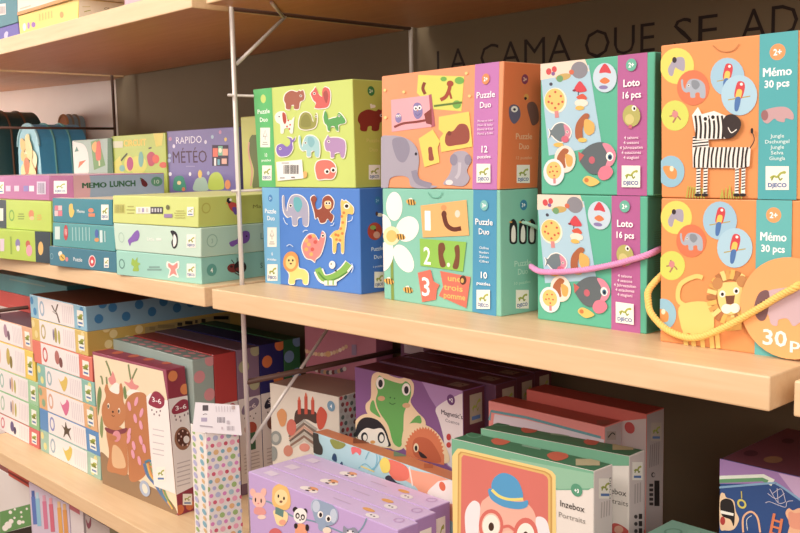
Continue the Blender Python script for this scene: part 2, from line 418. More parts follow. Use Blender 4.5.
def board_obj(c8):
    pb = PB(); mm = dict.fromkeys(('front', 'right', 'top', 'left', 'back'), WOOD); mm['bottom'] = WOOD_UNDER_SHADE
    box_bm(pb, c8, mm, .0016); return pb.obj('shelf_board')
def board(x0, x1, z, label, y1=.425, y0=0.0):
    o = board_obj(cuboid(x0, x1, y0, y1, z-TH, z))
    tag(o, label, 'shelf', 'wooden shelf boards'); return o
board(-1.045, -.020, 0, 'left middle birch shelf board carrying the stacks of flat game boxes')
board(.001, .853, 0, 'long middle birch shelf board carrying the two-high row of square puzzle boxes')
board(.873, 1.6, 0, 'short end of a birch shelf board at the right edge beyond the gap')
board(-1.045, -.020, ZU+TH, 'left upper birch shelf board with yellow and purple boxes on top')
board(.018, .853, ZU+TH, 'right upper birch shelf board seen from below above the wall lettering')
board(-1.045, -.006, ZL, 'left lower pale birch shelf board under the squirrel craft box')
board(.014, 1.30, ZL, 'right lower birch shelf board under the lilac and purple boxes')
def wall_y(x): return .4672+(x+1.134)*(.4672-.24)/(2.4-1.134)-.004
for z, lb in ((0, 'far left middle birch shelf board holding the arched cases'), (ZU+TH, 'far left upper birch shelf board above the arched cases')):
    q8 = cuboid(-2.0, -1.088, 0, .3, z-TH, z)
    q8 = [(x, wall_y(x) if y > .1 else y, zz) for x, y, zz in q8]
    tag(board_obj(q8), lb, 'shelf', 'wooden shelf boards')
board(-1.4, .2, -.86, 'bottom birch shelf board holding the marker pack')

# wire ladders
def ladder(X, yf, yb, z0, z1, rungs, braces, label, um=None):
    r = root('wire_shelf_ladder', (X, yf, z0), label, 'shelf frame', 'wire shelf ladders')
    def bar(name, pts, rad, m=METAL):
        q = PB(); tube(q, pts, rad, m, 10); o = q.obj(name, None, True, loc=(X, yf, z0)); o.location = (0, 0, 0); o.parent = r
    bar('upright', [(X, yf, z0), (X, yf, z1)], .0037, um or METAL); bar('upright', [(X, yb, z0), (X, yb, z1)], .0037, um or METAL)
    for z, rad in rungs: bar('rung', [(X, yf-(.012 if rad < .0031 else 0), z), (X, yb, z)], rad, DARKM if rad > .0031 else METAL)
    for a, b in braces: bar('brace', [a, b], .0028)
    return r
DARKM = pmat('#5f4236', .5, .2, name='metal')  # dark left frame; on the middle ladder's thick rungs the shade is painted in
ladder(-.0095, .061, .431, -.46, .62, [(.285, .0022), (.142, .0022), (ZU+.003, .0036), (-.034, .0036), (-.154, .0045)],
       [((-.0095, .066, .331), (-.0095, .160, ZU)), ((-.0095, .066, -.252), (-.0095, .224, -.095))],
       'pale wire ladder frame standing between the two bays of shelves')
ladder(-1.0695, .08, .401, -.46, .62, [(.277, .0032), (.142, .0022), (-.154, .0045)], [], 'dark wire ladder frame in front of the white wall', DARKM)
q = PB(); tube(q, [(-.002, .150, ZU-.0026), (.098, .056, ZU-.0026)], .0026, METAL, 8)
tag(q.obj('brace_wire', None, True), 'short pale brace wire running under the upper board to the ladder', 'shelf frame')

# lettering on the wall
ltr = root('wall_lettering', (.36, YW, .33), 'dark brown capital lettering on the back wall reading LA CAMA QUE SE AD', 'lettering')
WL = pmat('#2b1e19', .7, name='wall_paint')
for wd, xa, xb in (('LA', (437, 52), (468, 60)), ('CAMA', (480.5, 58), (571, 50)), ('QUE', (585, 45), (655, 40)), ('SE', (674, 35), (718, 30)), ('AD', (740.5, 30), (798.5, 20))):
    a, b = ony(xa, YW)[0], ony(xb, YW)[0]
    V, Fc = text_tris(wd, -.008); mn = min(v[0] for v in V); mxx = max(v[0] for v in V)
    q = PB(); zb_, hh = .3285, .0415
    q.add([(a+(v[0]-mn)/(mxx-mn)*(b-a), YW-.0006, zb_+v[1]/.70*hh) for v in V], Fc, WL)
    o = q.obj('word', None, loc=(.36, YW, .33)); o.location = (0, 0, 0); o.parent = ltr; o['label'] = 'word '+wd

# ================================================================== middle shelf, right bay: six square boxes
def fsc(a, x0, y0, x1, y1, name='certificate_mark'):
    a.part(name).rect('#f3efe4', x0, y0, x1, y1); w, h = x1-x0, y1-y0
    a.line('#8a8a80', [(x0+.3*w, y0+.45*h), (x0+.5*w, y0+.12*h), (x0+.7*w, y0+.45*h), (x0+.3*w, y0+.45*h)], 2, False).line('#8a8a80', [(x0+.5*w, y0+.4*h), (x0+.5*w, y0+.62*h)], 2)
    a.small('#9a9a90', (x0+x1)/2, y0+.75*h, w*.6, 2, .1*h, 3).part()
G6 = 'square puzzle and game boxes on the middle shelf'
# B blue
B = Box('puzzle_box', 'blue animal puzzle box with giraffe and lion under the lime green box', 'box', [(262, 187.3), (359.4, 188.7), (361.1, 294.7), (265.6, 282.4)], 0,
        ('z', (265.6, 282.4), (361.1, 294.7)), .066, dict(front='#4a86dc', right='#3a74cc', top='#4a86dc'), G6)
c = (240, 180, 4.1); a = B.art('front', c)
a.part('title_band').poly('#6fb6e2', [(88, 20), (160, 20), (168, 445), (100, 430)]).part()
a.badge('#3f86c8', 125, 75, 15, '2+', '#bfe0f5')
a.part('title_lettering').text('#ffffff', 'Puzzle', 126, 137, 18, 46).text('#ffffff', 'Duo', 128, 166, 18, 30).part()
fsc(a, 113, 195, 151, 275)
a.text('#ffffff', '6', 133, 310, 15).text('#ffffff', 'puzzles', 132, 330, 9, 36).logo(113, 346, 155, 413)
a.part('elephant_picture').sil('#a9a9c4', 'elephant', 176, 62, 280, 184, dark='#5fb4c0').part()
a.part('monkey_picture').sil('#9a4a35', 'monkey', 292, 64, 390, 176, dark='#f0c070').part()
a.part('giraffe_picture').sil('#f2c65a', 'giraffe', 372, 82, 466, 295)
for x, y in ((420, 150), (424, 175), (415, 200), (422, 220), (405, 228), (398, 245), (412, 248), (395, 225), (428, 135)): a.ell('#d98438', x, y, 6, 6, n=9)
a.part()
a.part('bird_picture').sil('#e58a86', 'bird', 258, 212, 352, 336, dark='#f4f0ea')
for x, y in ((275, 250), (290, 235), (305, 230), (285, 265), (300, 285), (275, 285), (312, 255), (295, 305)): a.ell('#e9b35a' if x % 2 else '#d8574f', x, y, 8, 8, n=10)
a.part()
a.part('lion_picture').sil('#f4d873', 'lion', 182, 300, 282, 424).ell('#e39a4a', 212, 335, 32, 42, .1).ell('#f4d07a', 212, 338, 21, 27).ell('#2a2320', 204, 330, 3.5, 5).ell('#2a2320', 220, 330, 3.5, 5).ell('#7a3f2a', 212, 343, 5, 3.5).part()
a.part('crocodile_picture').line('#f4efe6', [(325, 370), (345, 405), (385, 402), (425, 375), (452, 342)], 40).line('#7cb648', [(322, 362), (345, 402), (385, 398), (425, 372), (450, 342)], 27)
a.line('#4e8a32', [(325, 378), (360, 412), (405, 402), (445, 376)], 7).rect('#f2ece0', 350, 412, 400, 432).rect('#7cb648', 362, 410, 368, 430).rect('#7cb648', 383, 410, 389, 430)
a.ell('#f5f1e4', 382, 348, 13, 16).ell('#2a2320', 378, 345, 3, 3).ell('#2a2320', 397, 372, 4, 4).part()
for p in ([(182, 155), (190, 175), (200, 183)], [(375, 188), (385, 185), (390, 175)], [(445, 172), (462, 165), (465, 150)], [(195, 272), (208, 265), (222, 274)], [(262, 215), (270, 207), (282, 208)], [(462, 342), (468, 360), (460, 380)]): a.line('#cfe2f6', p, 3)
a = B.art('right', c)
a.badge('#2c7fc0', 563, 84, 17, '2+', '#8cc4e6')
a.part('animal_picture').ell('#c2452f', 552, 210, 30, 36).ell('#8fae4a', 545, 195, 12, 9).ell('#e3a089', 560, 225, 14, 14).ell('#2a2320', 553, 205, 4, 4).part()
a.part('cord_knot').ell('#f2ede2', 572, 143, 11, 8).ell('#5a3a2a', 560, 138, 5, 9).part()
a.part('title_lettering').text('#dfeaf8', 'Puzzle', 562, 289, 16, 48).text('#dfeaf8', 'Duo', 565, 322, 16, 32).part().text('#cfdcf0', '6 puzzles', 565, 357, 8, 40).logo(550, 376, 590, 441)
B.done()
# A lime
A = Box('puzzle_box', 'lime green animal puzzle box with white price sticker on top of the blue box', 'box', [(253.4, 89.3), (352.2, 79.2), (355.5, 187), (259.5, 187)], B.zt+.0006,
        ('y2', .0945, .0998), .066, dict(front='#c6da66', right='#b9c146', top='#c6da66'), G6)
c = (240, 60, 4.1); a = A.art('front', c)
a.part('title_band').poly('#4fbf68', [(50, 100), (130, 100), (148, 540), (70, 540)]).part()
a.part('age_badge').disc('#c6da66', 96, 160, 18).part()
a.part('title_lettering').text('#ffffff', 'Puzzle', 98, 221, 18, 50).text('#ffffff', 'Duo', 99, 255, 18, 32).part()
fsc(a, 84, 280, 124, 360)
a.text('#ffffff', '10', 108, 399, 15).text('#ffffff', 'puzzles', 109, 417, 9, 38).logo(92, 434, 131, 494)
a.part('bear_picture').sil('#a9604a', 'bear', 182, 124, 266, 204, dark='#e4b48f').part()
a.part('squirrel_picture').sil('#d9605a', 'squirrel', 288, 112, 372, 200).part()
a.part('dog_picture').sil('#f3ede2', 'dog', 148, 216, 222, 298, dark='#b8432f')
for x, y in ((200, 250), (208, 268), (195, 275), (205, 285)): a.ell('#c8503c', x, y, 4, 4, n=8)
a.part()
a.part('turtle_picture').sil('#9a9a3f', 'turtle', 245, 216, 318, 288, dark='#8a8a34').part()
a.part('crocodile_picture').sil('#4fa650', 'croc', 345, 212, 434, 292, dark='#3c8a40').part()
a.part('whale_picture').sil('#8a6fc4', 'whale', 152, 318, 230, 398).part()
a.part('elephant_picture').sil('#9fd0d4', 'elephant', 245, 312, 328, 396, dark='#7fbcc4').part()
a.part('hippopotamus_picture').sil('#b58fc0', 'hippo', 350, 312, 436, 400).part()
a.part('pig_picture').sil('#dd7566', 'pig', 312, 412, 396, 490, eye=None).ell('#f8f4ec', 360, 458, 11, 11).ell('#2a2320', 361, 459, 6, 6).ell('#f8f4ec', 386, 452, 11, 11).ell('#2a2320', 386, 453, 6, 6).part()
a.part('small_picture').ell('#f0b25e', 270, 470, 9, 14).part()
a.part('price_sticker').poly('#f6f4f0', [(152, 420), (258, 410), (264, 486), (158, 496)]).bars('#444444', 182, 432, 246, 468, 14).small('#777777', 190, 424, 40, 1, 6, 3).small('#888888', 178, 484, 26, 1, 6, 4).small('#666666', 222, 482, 20, 1, 6, 5).part()
a = A.art('right', c)
a.badge('#2e7d3a', 537, 127, 20, '2+', '#cfe8c0')
a.part('animal_picture').sil('#8a2f20', 'bear', 482, 200, 600, 292, outline=None, dark='#b8583f').part()
a.part('cord_knot').line('#f0ead6', [(536, 180), (538, 198)], 7).ell('#e9e2cc', 545, 190, 10, 7).part()
a.part('title_lettering').text('#cfc86a', 'Puzzle', 545, 337, 15, 52).text('#cfc86a', 'Duo', 548, 375, 16, 34).part().logo(527, 430, 574, 490)
A.done()
# D teal
D = Box('puzzle_box', 'teal number puzzle box with white daisy and bees under the orange box', 'box', [(382.3, 188), (499.8, 190.5), (501, 316.8), (384.3, 298.6)], 0,
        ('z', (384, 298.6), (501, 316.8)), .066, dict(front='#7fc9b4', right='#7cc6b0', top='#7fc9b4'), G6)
c = (375, 180, 3.806); a = D.art('front', c)
a.part('title_band').poly('#3f9ac4', [(375, 35), (464, 36), (462, 520), (371, 500)]).part()
a.part('flower_picture').line('#7d9a3a', [(64, 285), (68, 460)], 11)
a.ell('#f6f3ee', 74, 100, 31, 55).ell('#f6f3ee', 124, 186, 42, 50, .5).ell('#f6f3ee', 110, 298, 32, 58, -.5).ell('#f6f3ee', 38, 290, 32, 60, .25).ell('#f6f3ee', 30, 165, 30, 40, -.5).ell('#f3e4b0', 64, 212, 32, 36).ell('#edc463', 64, 213, 20, 23).part()
for x, y in ((138, 84), (98, 215), (55, 385), (127, 418)):
    a.part('bee_picture').ell('#f4f1ea', x-4, y-9, 10, 6, -.6).ell('#e8b040', x, y, 19, 11, .25)
    for d in (-9, 1, 11): a.line('#2c2420', [(x+d-1, y-10), (x+d+2, y+11)], 4)
    a.part()
a.part('number_card').poly('#f0b468', [(175, 97), (350, 75), (360, 210), (184, 218)]).text('#ffffff', '1', 203, 190, 74, 22).line('#6b3324', [(265, 135), (275, 170), (300, 187), (330, 183)], 17).ell('#6b3324', 265, 130, 10, 14).ell('#f3dac6', 316, 128, 10, 14).ell('#e39a58', 264, 105, 11, 11).part()
a.part('number_card').poly('#8cc63f', [(172, 222), (350, 235), (337, 348), (175, 325)]).text('#ffffff', '2', 201, 320, 66, 27).blob('#7d4a2e', [(243, 250), (262, 238), (270, 260), (262, 285), (272, 325), (250, 325)]).blob('#7d4a2e', [(305, 255), (322, 248), (325, 290), (318, 335), (298, 332), (308, 290)]).ell('#f6efe2', 282, 322, 6, 8).part()
a.part('number_card').poly('#e2705c', [(165, 352), (214, 340), (225, 385), (248, 398), (238, 418), (234, 455), (182, 464)]).text('#ffffff', '3', 196, 440, 70, 30).part()
a.part('word_card').poly('#e2705c', [(250, 345), (366, 368), (350, 487), (245, 440), (262, 405)]).text('#f1c35a', 'une', 305, 385, 22, 50).text('#f1c35a', 'trois', 300, 420, 22, 72).text('#f1c35a', 'pomme', 305, 452, 22, 82).ell('#5a3a2c', 338, 380, 13, 18).ell('#e2a94a', 335, 382, 6, 9).part()
a.part('thumb_notch').line('#5fae98', [(205, 46), (215, 62), (232, 68), (250, 62), (258, 46)], 3).part()
a.badge('#74c3c0', 418, 96, 20, '3+').part('title_lettering').text('#ffffff', 'Puzzle', 418, 170, 23, 66).text('#ffffff', 'Duo', 418, 206, 22, 40).part()
for i, w_ in enumerate(('Chiffres', 'Numbers', 'Zahlen', 'Cifras')): a.text('#e4f0f6', w_, 418, 262+i*17, 9, 36)
a.text('#ffffff', '10', 418, 373, 24, 24, .02).text('#ffffff', 'puzzles', 416, 399, 12, 52).logo(390, 417, 441, 490)
a = D.art('right', c)
a.badge('#2f86ac', 565, 95, 20, '3+')
for x in (526, 562, 596):
    a.part('penguin_picture').blob('#26262a', [(x, 148), (x+13, 165), (x+15, 205), (x+12, 240), (x-12, 240), (x-15, 205), (x-13, 165)]).blob('#f3efe6', [(x+1, 172), (x+8, 190), (x+7, 232), (x-7, 232), (x-7, 190)]).ell('#e6a23f', x-10, 160, 6, 3).part()
a.part('title_lettering').text('#b9e2cf', 'Puzzle', 562, 326, 22, 64).text('#b9e2cf', 'Duo', 562, 358, 22, 38).part().text('#b0dcc8', '10 puzzles', 560, 395, 11, 62).logo(535, 418, 584, 489)
q = PB(); e0 = onplane((375+560/3.806, 180+160/3.806), D.right.q[0], D.right.n)
rope(q, [e0+np.array([-.002, 0, 0]), e0+np.array([.006, .004, -.002]), e0+np.array([.012, .022, -.012]), e0+np.array([.014, .045, -.034]), e0+np.array([.012, .06, -.05])], .0022, pmat('#9fd6c0', .8, name='cord'))
D.child('cord_handle', q, True)
D.done()
# C orange duo
Cx = Box('puzzle_box', 'orange puzzle box with elephants and puzzle cards on top of the teal box', 'box', [(381.6, 74.7), (503.9, 62.7), (499.5, 190), (381.6, 188.6)], D.zt+.0006,
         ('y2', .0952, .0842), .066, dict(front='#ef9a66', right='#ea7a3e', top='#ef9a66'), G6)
c = (375, 55, 3.806); a = Cx.art('front', c)
a.part('title_band').poly('#c678bd', [(382, 20), (474, 15), (464, 530), (371, 530)]).part()
a.part('jungle_card').poly('#d6d94f', [(165, 76), (340, 82), (330, 216), (222, 208), (160, 145)]).ell('#6aae3f', 322, 98, 18, 14).ell('#6aae3f', 262, 92, 12, 9).ell('#6aae3f', 312, 190, 16, 16).line('#5d7a2c', [(225, 196), (270, 190), (332, 182)], 8)
a.line('#8a3a20', [(190, 105), (183, 128), (192, 150)], 12).line('#a8452a', [(286, 105), (284, 130), (270, 160), (250, 172)], 14).ell('#a8452a', 287, 110, 13, 12).line('#a8452a', [(284, 140), (292, 168)], 8).part()
a.part('owl_card').poly('#b45a6a', [(202, 154), (216, 150), (230, 272), (214, 278)]).poly('#f0a8b4', [(62, 172), (206, 154), (216, 275), (65, 294)]).line('#8a3a34', [(74, 276), (110, 262), (160, 256), (216, 246)], 9).poly('#8a3a34', [(188, 226), (216, 205), (218, 268), (196, 262)])
a.blob('#8a7fb4', [(148, 192), (162, 182), (178, 192), (182, 228), (163, 246), (148, 228)]).ell('#f4f0f0', 156, 204, 8, 9).ell('#f4f0f0', 171, 202, 8, 9).ell('#2c2430', 157, 205, 3.5, 4).ell('#2c2430', 171, 203, 3.5, 4).poly('#e0a050', [(161, 210), (167, 209), (164, 217)]).line('#6f649c', [(155, 224), (164, 232), (174, 223)], 3).blob('#8a7fb4', [(80, 232), (90, 222), (101, 231), (102, 250), (91, 260), (80, 251)]).ell('#f4f0f0', 86, 234, 4.5, 5).ell('#f4f0f0', 95, 233, 4.5, 5).ell('#2c2430', 86, 235, 2, 2.4).ell('#2c2430', 95, 234, 2, 2.4).part()
a.part('hippo_card').poly('#f0d352', [(245, 237), (360, 217), (373, 350), (254, 371), (248, 320), (262, 300), (244, 285)]).blob('#9a4a3c', [(268, 330), (275, 298), (300, 290), (322, 265), (350, 268), (362, 300), (355, 335), (310, 345), (280, 348)]).ell('#7d372d', 285, 300, 8, 9).part()
a.part('cub_card').poly('#f0d352', [(168, 320), (222, 285), (236, 308), (250, 330), (240, 355), (248, 410), (190, 428)]).blob('#9a4a3c', [(205, 355), (218, 352), (222, 375), (226, 400), (208, 402), (206, 380)]).part()
a.part('elephant_picture').blob('#a9a3b4', [(20, 330), (60, 308), (120, 318), (158, 350), (170, 400), (165, 460), (190, 490), (240, 500), (190, 510), (140, 500), (130, 470), (100, 460), (60, 470), (50, 505), (20, 505)]).blob('#8f8aa0', [(68, 325), (115, 318), (135, 360), (115, 408), (85, 395)]).line('#8f8aa0', [(150, 440), (165, 480), (215, 498)], 22).ell('#2c2430', 158, 378, 5, 6).part()
a.part('elephant_calf_picture').blob('#a9a3b4', [(300, 375), (345, 368), (368, 400), (352, 440), (362, 470), (340, 498), (290, 495), (262, 490), (285, 455), (295, 420)]).ell('#8f8aa0', 302, 400, 15, 22).ell('#8f8aa0', 356, 400, 13, 20).line('#c0bbc8', [(325, 410), (322, 450), (310, 470)], 12).ell('#e8e0e0', 285, 485, 14, 10).part()
for x, y in ((40, 135), (112, 142), (42, 240), (362, 158), (350, 70)): a.ell('#f3d27a', x, y, 6, 6, n=8)
a.badge('#eb8d50', 424, 92, 21).part('title_lettering').text('#ffffff', 'Puzzle', 424, 164, 24, 70).text('#ffffff', 'Duo', 423, 202, 23, 42).part()
for i, w_ in enumerate(('Maman et bébé', 'Mum & baby', 'Mutter & Kind', 'Mamá y bebé')): a.text('#f2dcf0', w_, 422, 256+i*16, 9, 58)
a.text('#ffffff', '12', 420, 372, 25, 23, .02).text('#ffffff', 'puzzles', 418, 394, 12, 50).logo(390, 415, 443, 486)
a = Cx.art('right', c)
a.badge('#8a3a5a', 570, 92, 19, '2+', '#f4c9b0')
a.part('owl_picture').blob('#6a6480', [(510, 200), (528, 188), (548, 200), (552, 235), (530, 262), (512, 240)]).ell('#f0ece6', 530, 206, 13, 12).ell('#2c2430', 530, 207, 5, 5).part()
a.part('bird_picture').blob('#7a5048', [(578, 190), (600, 178), (618, 200), (622, 250), (600, 268), (588, 240)]).ell('#e6a23f', 575, 160, 9, 12).ell('#2c2430', 572, 165, 5, 6).part()
a.part('title_lettering').text('#f3bd92', 'Puzzle', 566, 320, 22, 62).text('#f3bd92', 'Duo', 566, 358, 22, 38).part().text('#eeb286', '12 puzzles', 566, 396, 11, 60).logo(538, 418, 588, 487)
Cx.done()
# F / E loto
def loto(box):
    c = (530, 45, 3.55); H = HL; a = box.art('front', c, H)
    a.part('title_band').poly('#b9609c', [(314, 0), (418, 0), (416, 560), (311, 560)]).part()
    a.part('game_card').poly('#a9cfe2', [(38, 95), (212, 70), (258, 355), (68, 390)]).poly('#e8d8c4', [(38, 60), (196, 45), (214, 92), (38, 122)]).ell('#d84a50', 68, 92, 10, 12).ell('#d84a50', 88, 84, 9, 11).ell('#8a5f9a', 84, 100, 7, 7).ell('#8a8a94', 178, 88, 30, 30, .4).ell('#c8a85a', 120, 112, 28, 12, -.2).ell('#6aa06a', 108, 118, 12, 12).ell('#d86a4a', 150, 95, 9, 9).ell('#4a4a5a', 76, 137, 6, 6).part()
    a.part('tree_picture').ell('#f3e9d2', 92, 196, 41, 46).ell('#ecc564', 90, 194, 36, 41).line('#d98a8a', [(96, 232), (98, 256)], 14)
    for x, y in ((72, 180), (92, 165), (112, 180), (80, 205), (104, 208), (92, 222), (68, 200), (118, 200)): a.ell('#cf5a3a', x, y, 4.5, 4.5, n=8)
    a.part()
    a.part('bird_picture').blob('#d8424e', [(160, 155), (178, 128), (192, 138), (205, 160), (190, 166), (172, 166)]).ell('#8a3a4a', 160, 160, 6, 4).line('#4a4a5a', [(176, 164), (174, 176)], 3).part()
    a.part('boat_picture').blob('#d8583f', [(168, 185), (190, 172), (206, 188), (190, 196)]).ell('#efe2d0', 186, 205, 24, 14).ell('#e8b84a', 180, 222, 16, 8).part()
    a.part('fish_picture').sil('#6f7f86', 'fish', 70, 275, 148, 345, dark='#d98aa0').ell('#d7677f', 128, 332, 14, 12).ell('#e6b84a', 104, 352, 18, 8).part()
    a.part('acorn_picture').blob('#b0643a', [(172, 270), (198, 242), (215, 250), (192, 290), (190, 330), (168, 330), (164, 300)]).blob('#efb24f', [(200, 262), (230, 275), (232, 305), (212, 318), (196, 300)]).ell('#e6c04f', 190, 335, 16, 8).part()
    a.part('picture_disc').ell('#c3d9e8', 270, 116, 42, 52).blob('#d8424e', [(250, 98), (266, 68), (280, 74), (292, 100), (272, 98)]).blob('#e07a3f', [(252, 128), (270, 115), (288, 128), (270, 138)]).ell('#8a7fb4', 265, 150, 16, 7).part()
    a.part('picture_disc').ell('#efe0d0', 128, 402, 38, 48).blob('#b0643a', [(100, 395), (122, 365), (142, 372), (128, 398), (130, 432), (106, 425)]).blob('#e8aa4c', [(130, 385), (155, 395), (152, 425), (135, 425)]).part()
    a.part('picture_disc').ell('#dfe6ea', 88, 448, 38, 47).ell('#ecc564', 88, 442, 27, 31).line('#d98a8a', [(90, 468), (91, 488)], 9)
    for x, y in ((78, 430), (96, 428), (85, 445), (100, 446), (74, 448), (90, 460)): a.ell('#cf5a3a', x, y, 3.5, 3.5, n=7)
    a.part()
    a.part('fish_picture').blob('#5f6a70', [(178, 400), (190, 375), (222, 350), (262, 342), (285, 362), (280, 420), (258, 450), (220, 452), (195, 430)]).blob('#e288a0', [(262, 348), (290, 352), (310, 385), (298, 420), (272, 432), (282, 390)]).ell('#f6f2ea', 288, 392, 13, 16).ell('#3a6a8a', 289, 394, 8, 10).ell('#16181c', 289, 395, 4, 5).poly('#c8605a', [(176, 375), (198, 388), (180, 412)]).ell('#c86070', 225, 405, 11, 13)
    a.blob('#e47a92', [(246, 455), (258, 430), (285, 425), (300, 445), (285, 468), (260, 474)]).blob('#e9c25a', [(192, 475), (208, 460), (235, 468), (252, 482), (225, 496), (205, 490)]).ell('#cf7a3a', 206, 475, 8, 8).part()
    a.badge('#5fb8a0', 364, 72, 22).part('title_lettering').text('#ffffff', 'Loto', 365, 147, 25, 58, .025).text('#ffffff', '16 pcs', 366, 188, 23, 64, .025).part()
    a.part('fish_picture').ell('#b5b25a', 365, 250, 31, 38).ell('#d2c878', 358, 262, 16, 18).ell('#f6f2ea', 374, 224, 8, 10).ell('#2a2320', 375, 225, 4, 5).line('#cf6a7a', [(362, 282), (360, 294)], 12).part()
    for i, w_ in enumerate(('4 saisons', '4 seasons', '4 Jahreszeiten', '4 estaciones', '4 stagioni')): a.text('#f4dcea', w_, 364, 331+i*17.2, 10.5, (50, 54, 80, 68, 54)[i])
    a.logo(331, 423, 396, 498)
    a = box.art('right', (0, 0, 1)); a.crop = None
    a.badge('#8c2f4a', .5, .12, .06, '2+', '#f0c0c8')
    for i in range(26): a.rect('#2f6f5c', .2, .26+i*.016, .75, .266+i*.016)
Fq = [(537.2, 193.5), (647.4, 197.3), (646.2, 334.2), (537.6, 319)]
Eq = [(540.4, 63.3), (655, 52.4), (653, 193.4), (541.3, 193)]
HL = homog(Eq, [(0, 0), (1, 0), (1, 1), (0, 1)])
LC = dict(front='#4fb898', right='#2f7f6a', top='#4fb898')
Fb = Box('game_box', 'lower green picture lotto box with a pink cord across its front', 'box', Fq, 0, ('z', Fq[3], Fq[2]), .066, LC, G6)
loto(Fb)
q = PB(); c = lambda x, y: (530+x/3.55, 185+y/3.55); yF = Fb.front.q[0][1]; xr_ = Fb.right.q[0][0]
pts = [ony(c(14, 290), yF+.012)+np.array([-.004, 0, 0]), ony(c(20, 300), yF-.002)] + [ony(c(x, y), yF-.006) for x, y in ((45, 308), (110, 308), (200, 300), (300, 281), (370, 262), (405, 252))] + [onx(c(432, 242), xr_+.005), onx(c(450, 233), xr_+.004), onx(c(462, 226), xr_-.001)]
pts[0][0] = min(pts[0][0], Fb.front.q[0][0]-.004)
rope(q, pts, .0034, pmat('#e79ad0', .8, name='cord')); Fb.child('cord_handle', q, True); Fb.done()
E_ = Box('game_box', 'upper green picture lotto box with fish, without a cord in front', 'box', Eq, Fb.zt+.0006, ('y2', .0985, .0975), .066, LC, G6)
loto(E_); E_.done()
# H / G memo
def memo(box, c, discs):
    a = box.art('front', c)
    (x, y, r) = discs[0]; a.part('picture_disc').ell('#eed850', x, y, r*.98, r*1.04).blob('#a8a2b4', [(x-.5*r, y+.1*r), (x-.1*r, y-.45*r), (x+.4*r, y-.45*r), (x+.42*r, y+.25*r), (x+.1*r, y+.2*r), (x-.1*r, y+.1*r), (x-.25*r, y+.55*r), (x-.45*r, y+.5*r)]).ell('#3a3036', x-.15*r, y-.35*r, .13*r, .17*r).part()
    (x, y, r) = discs[2]; a.part('picture_disc').ell('#d3d94c', x, y, r*.98, r*1.08).line('#b07a5a', [(x-.1*r, y-.4*r), (x+.1*r, y), (x-.15*r, y+.5*r)], .12*r).line('#b07a5a', [(x-.4*r, y+.05*r), (x+.1*r, y), (x+.4*r, y+.3*r)], .1*r).ell('#d98a8a', x, y-.1*r, .22*r, .25*r).part()
    (x, y, r) = discs[1]; a.part('picture_disc').ell('#e2774a', x, y, r, r*1.1).sil('#a9b4c2', 'elephant', x-.75*r, y-.55*r, x+.75*r, y+.6*r, outline=None).part()
    (x, y, r) = discs[3]; a.part('picture_disc').ell('#8fc3da', x, y, r*.98, r*1.15).blob('#e0974a', [(x-.6*r, y-.3*r), (x-.1*r, y-.4*r), (x+.4*r, y-.1*r), (x+.35*r, y+.5*r), (x-.2*r, y+.45*r)]).ell('#f2e4c4', x+.05*r, y-.2*r, .15*r, .2*r).part()
    for k in (4, 5):
        (x, y, r) = discs[k]; a.part('picture_disc').ell('#9cc8e0' if k == 4 else '#a9d2e6', x, y, r*.98, r*1.1)
        a.line('#b8a24a', [(x-.6*r, y+.25*r), (x+.6*r, y+.05*r)], .06*r).blob('#d8424a', [(x-.05*r, y-.75*r), (x+.25*r, y-.7*r), (x+.3*r, y-.35*r), (x+.1*r, y+.2*r), (x-.25*r, y+.1*r), (x-.2*r, y-.4*r)]).blob('#f0c84a', [(x-.1*r, y-.3*r), (x+.15*r, y-.25*r), (x+.05*r, y+.2*r), (x-.2*r, y+.2*r)]).blob('#4a78b8', [(x-.2*r, y+.15*r), (x+.08*r, y+.15*r), (x-.05*r, y+.8*r), (x-.25*r, y+.8*r)]).ell('#f8f4ec', x+.12*r, y-.6*r, .08*r, .08*r).part()
    return a
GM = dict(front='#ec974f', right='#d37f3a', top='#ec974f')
Hz = onz((659.8, 341.2), 0); Hq = [(661.2, 199), (806.5, 199.6), (804, 361.4), (660, 341.2)]
Hb = Box('game_box', 'lower orange memory game box with yellow cord and round lion tag in front', 'box', Hq, 0, ('z', (659.8, 341.2), (763.7, 355.3)), .066, GM, G6)
c = (640, 185, 2.88); a = memo(Hb, c, [(105, 93, 46), (148, 160, 43), (92, 231, 39), (66, 372, 40), (231, 102, 50), (274, 180, 52)])
a.part('title_band').poly('#58b9b8', [(337, 0), (440, 0), (432, 560), (330, 560)]).part()
a.badge('#f0a15c', 386, 86, 22).part('title_lettering').text('#ffffff', 'Mémo', 385, 160, 25, 76, .025).text('#ffffff', '30 pcs', 384, 192, 20, 68, .025).part()
a.part('bird_picture').ell('#f0ece2', 388, 242, 24, 9, -.1).ell('#e08a3f', 398, 232, 12, 7).part()
a.part('lion_picture').line('#f0cf6a', [(140, 350), (112, 330), (118, 285), (160, 262), (182, 266)], 13).blob('#f0cf6a', [(118, 345), (200, 338), (215, 400), (200, 425), (135, 425), (118, 400)])
for x in (130, 152, 178, 205, 222): a.line('#f0cf6a', [(x, 410), (x+5, 470)], 13, False)
for i in range(26):
    t = 2*math.pi*i/26; x, y = 262+math.cos(t)*40, 322+math.sin(t)*52
    a.line(('#e9b84f', '#b8763f', '#f2d67a', '#d9a04a')[i % 4], [(x, y), (262+math.cos(t)*68, 322+math.sin(t)*80)], 13, False)
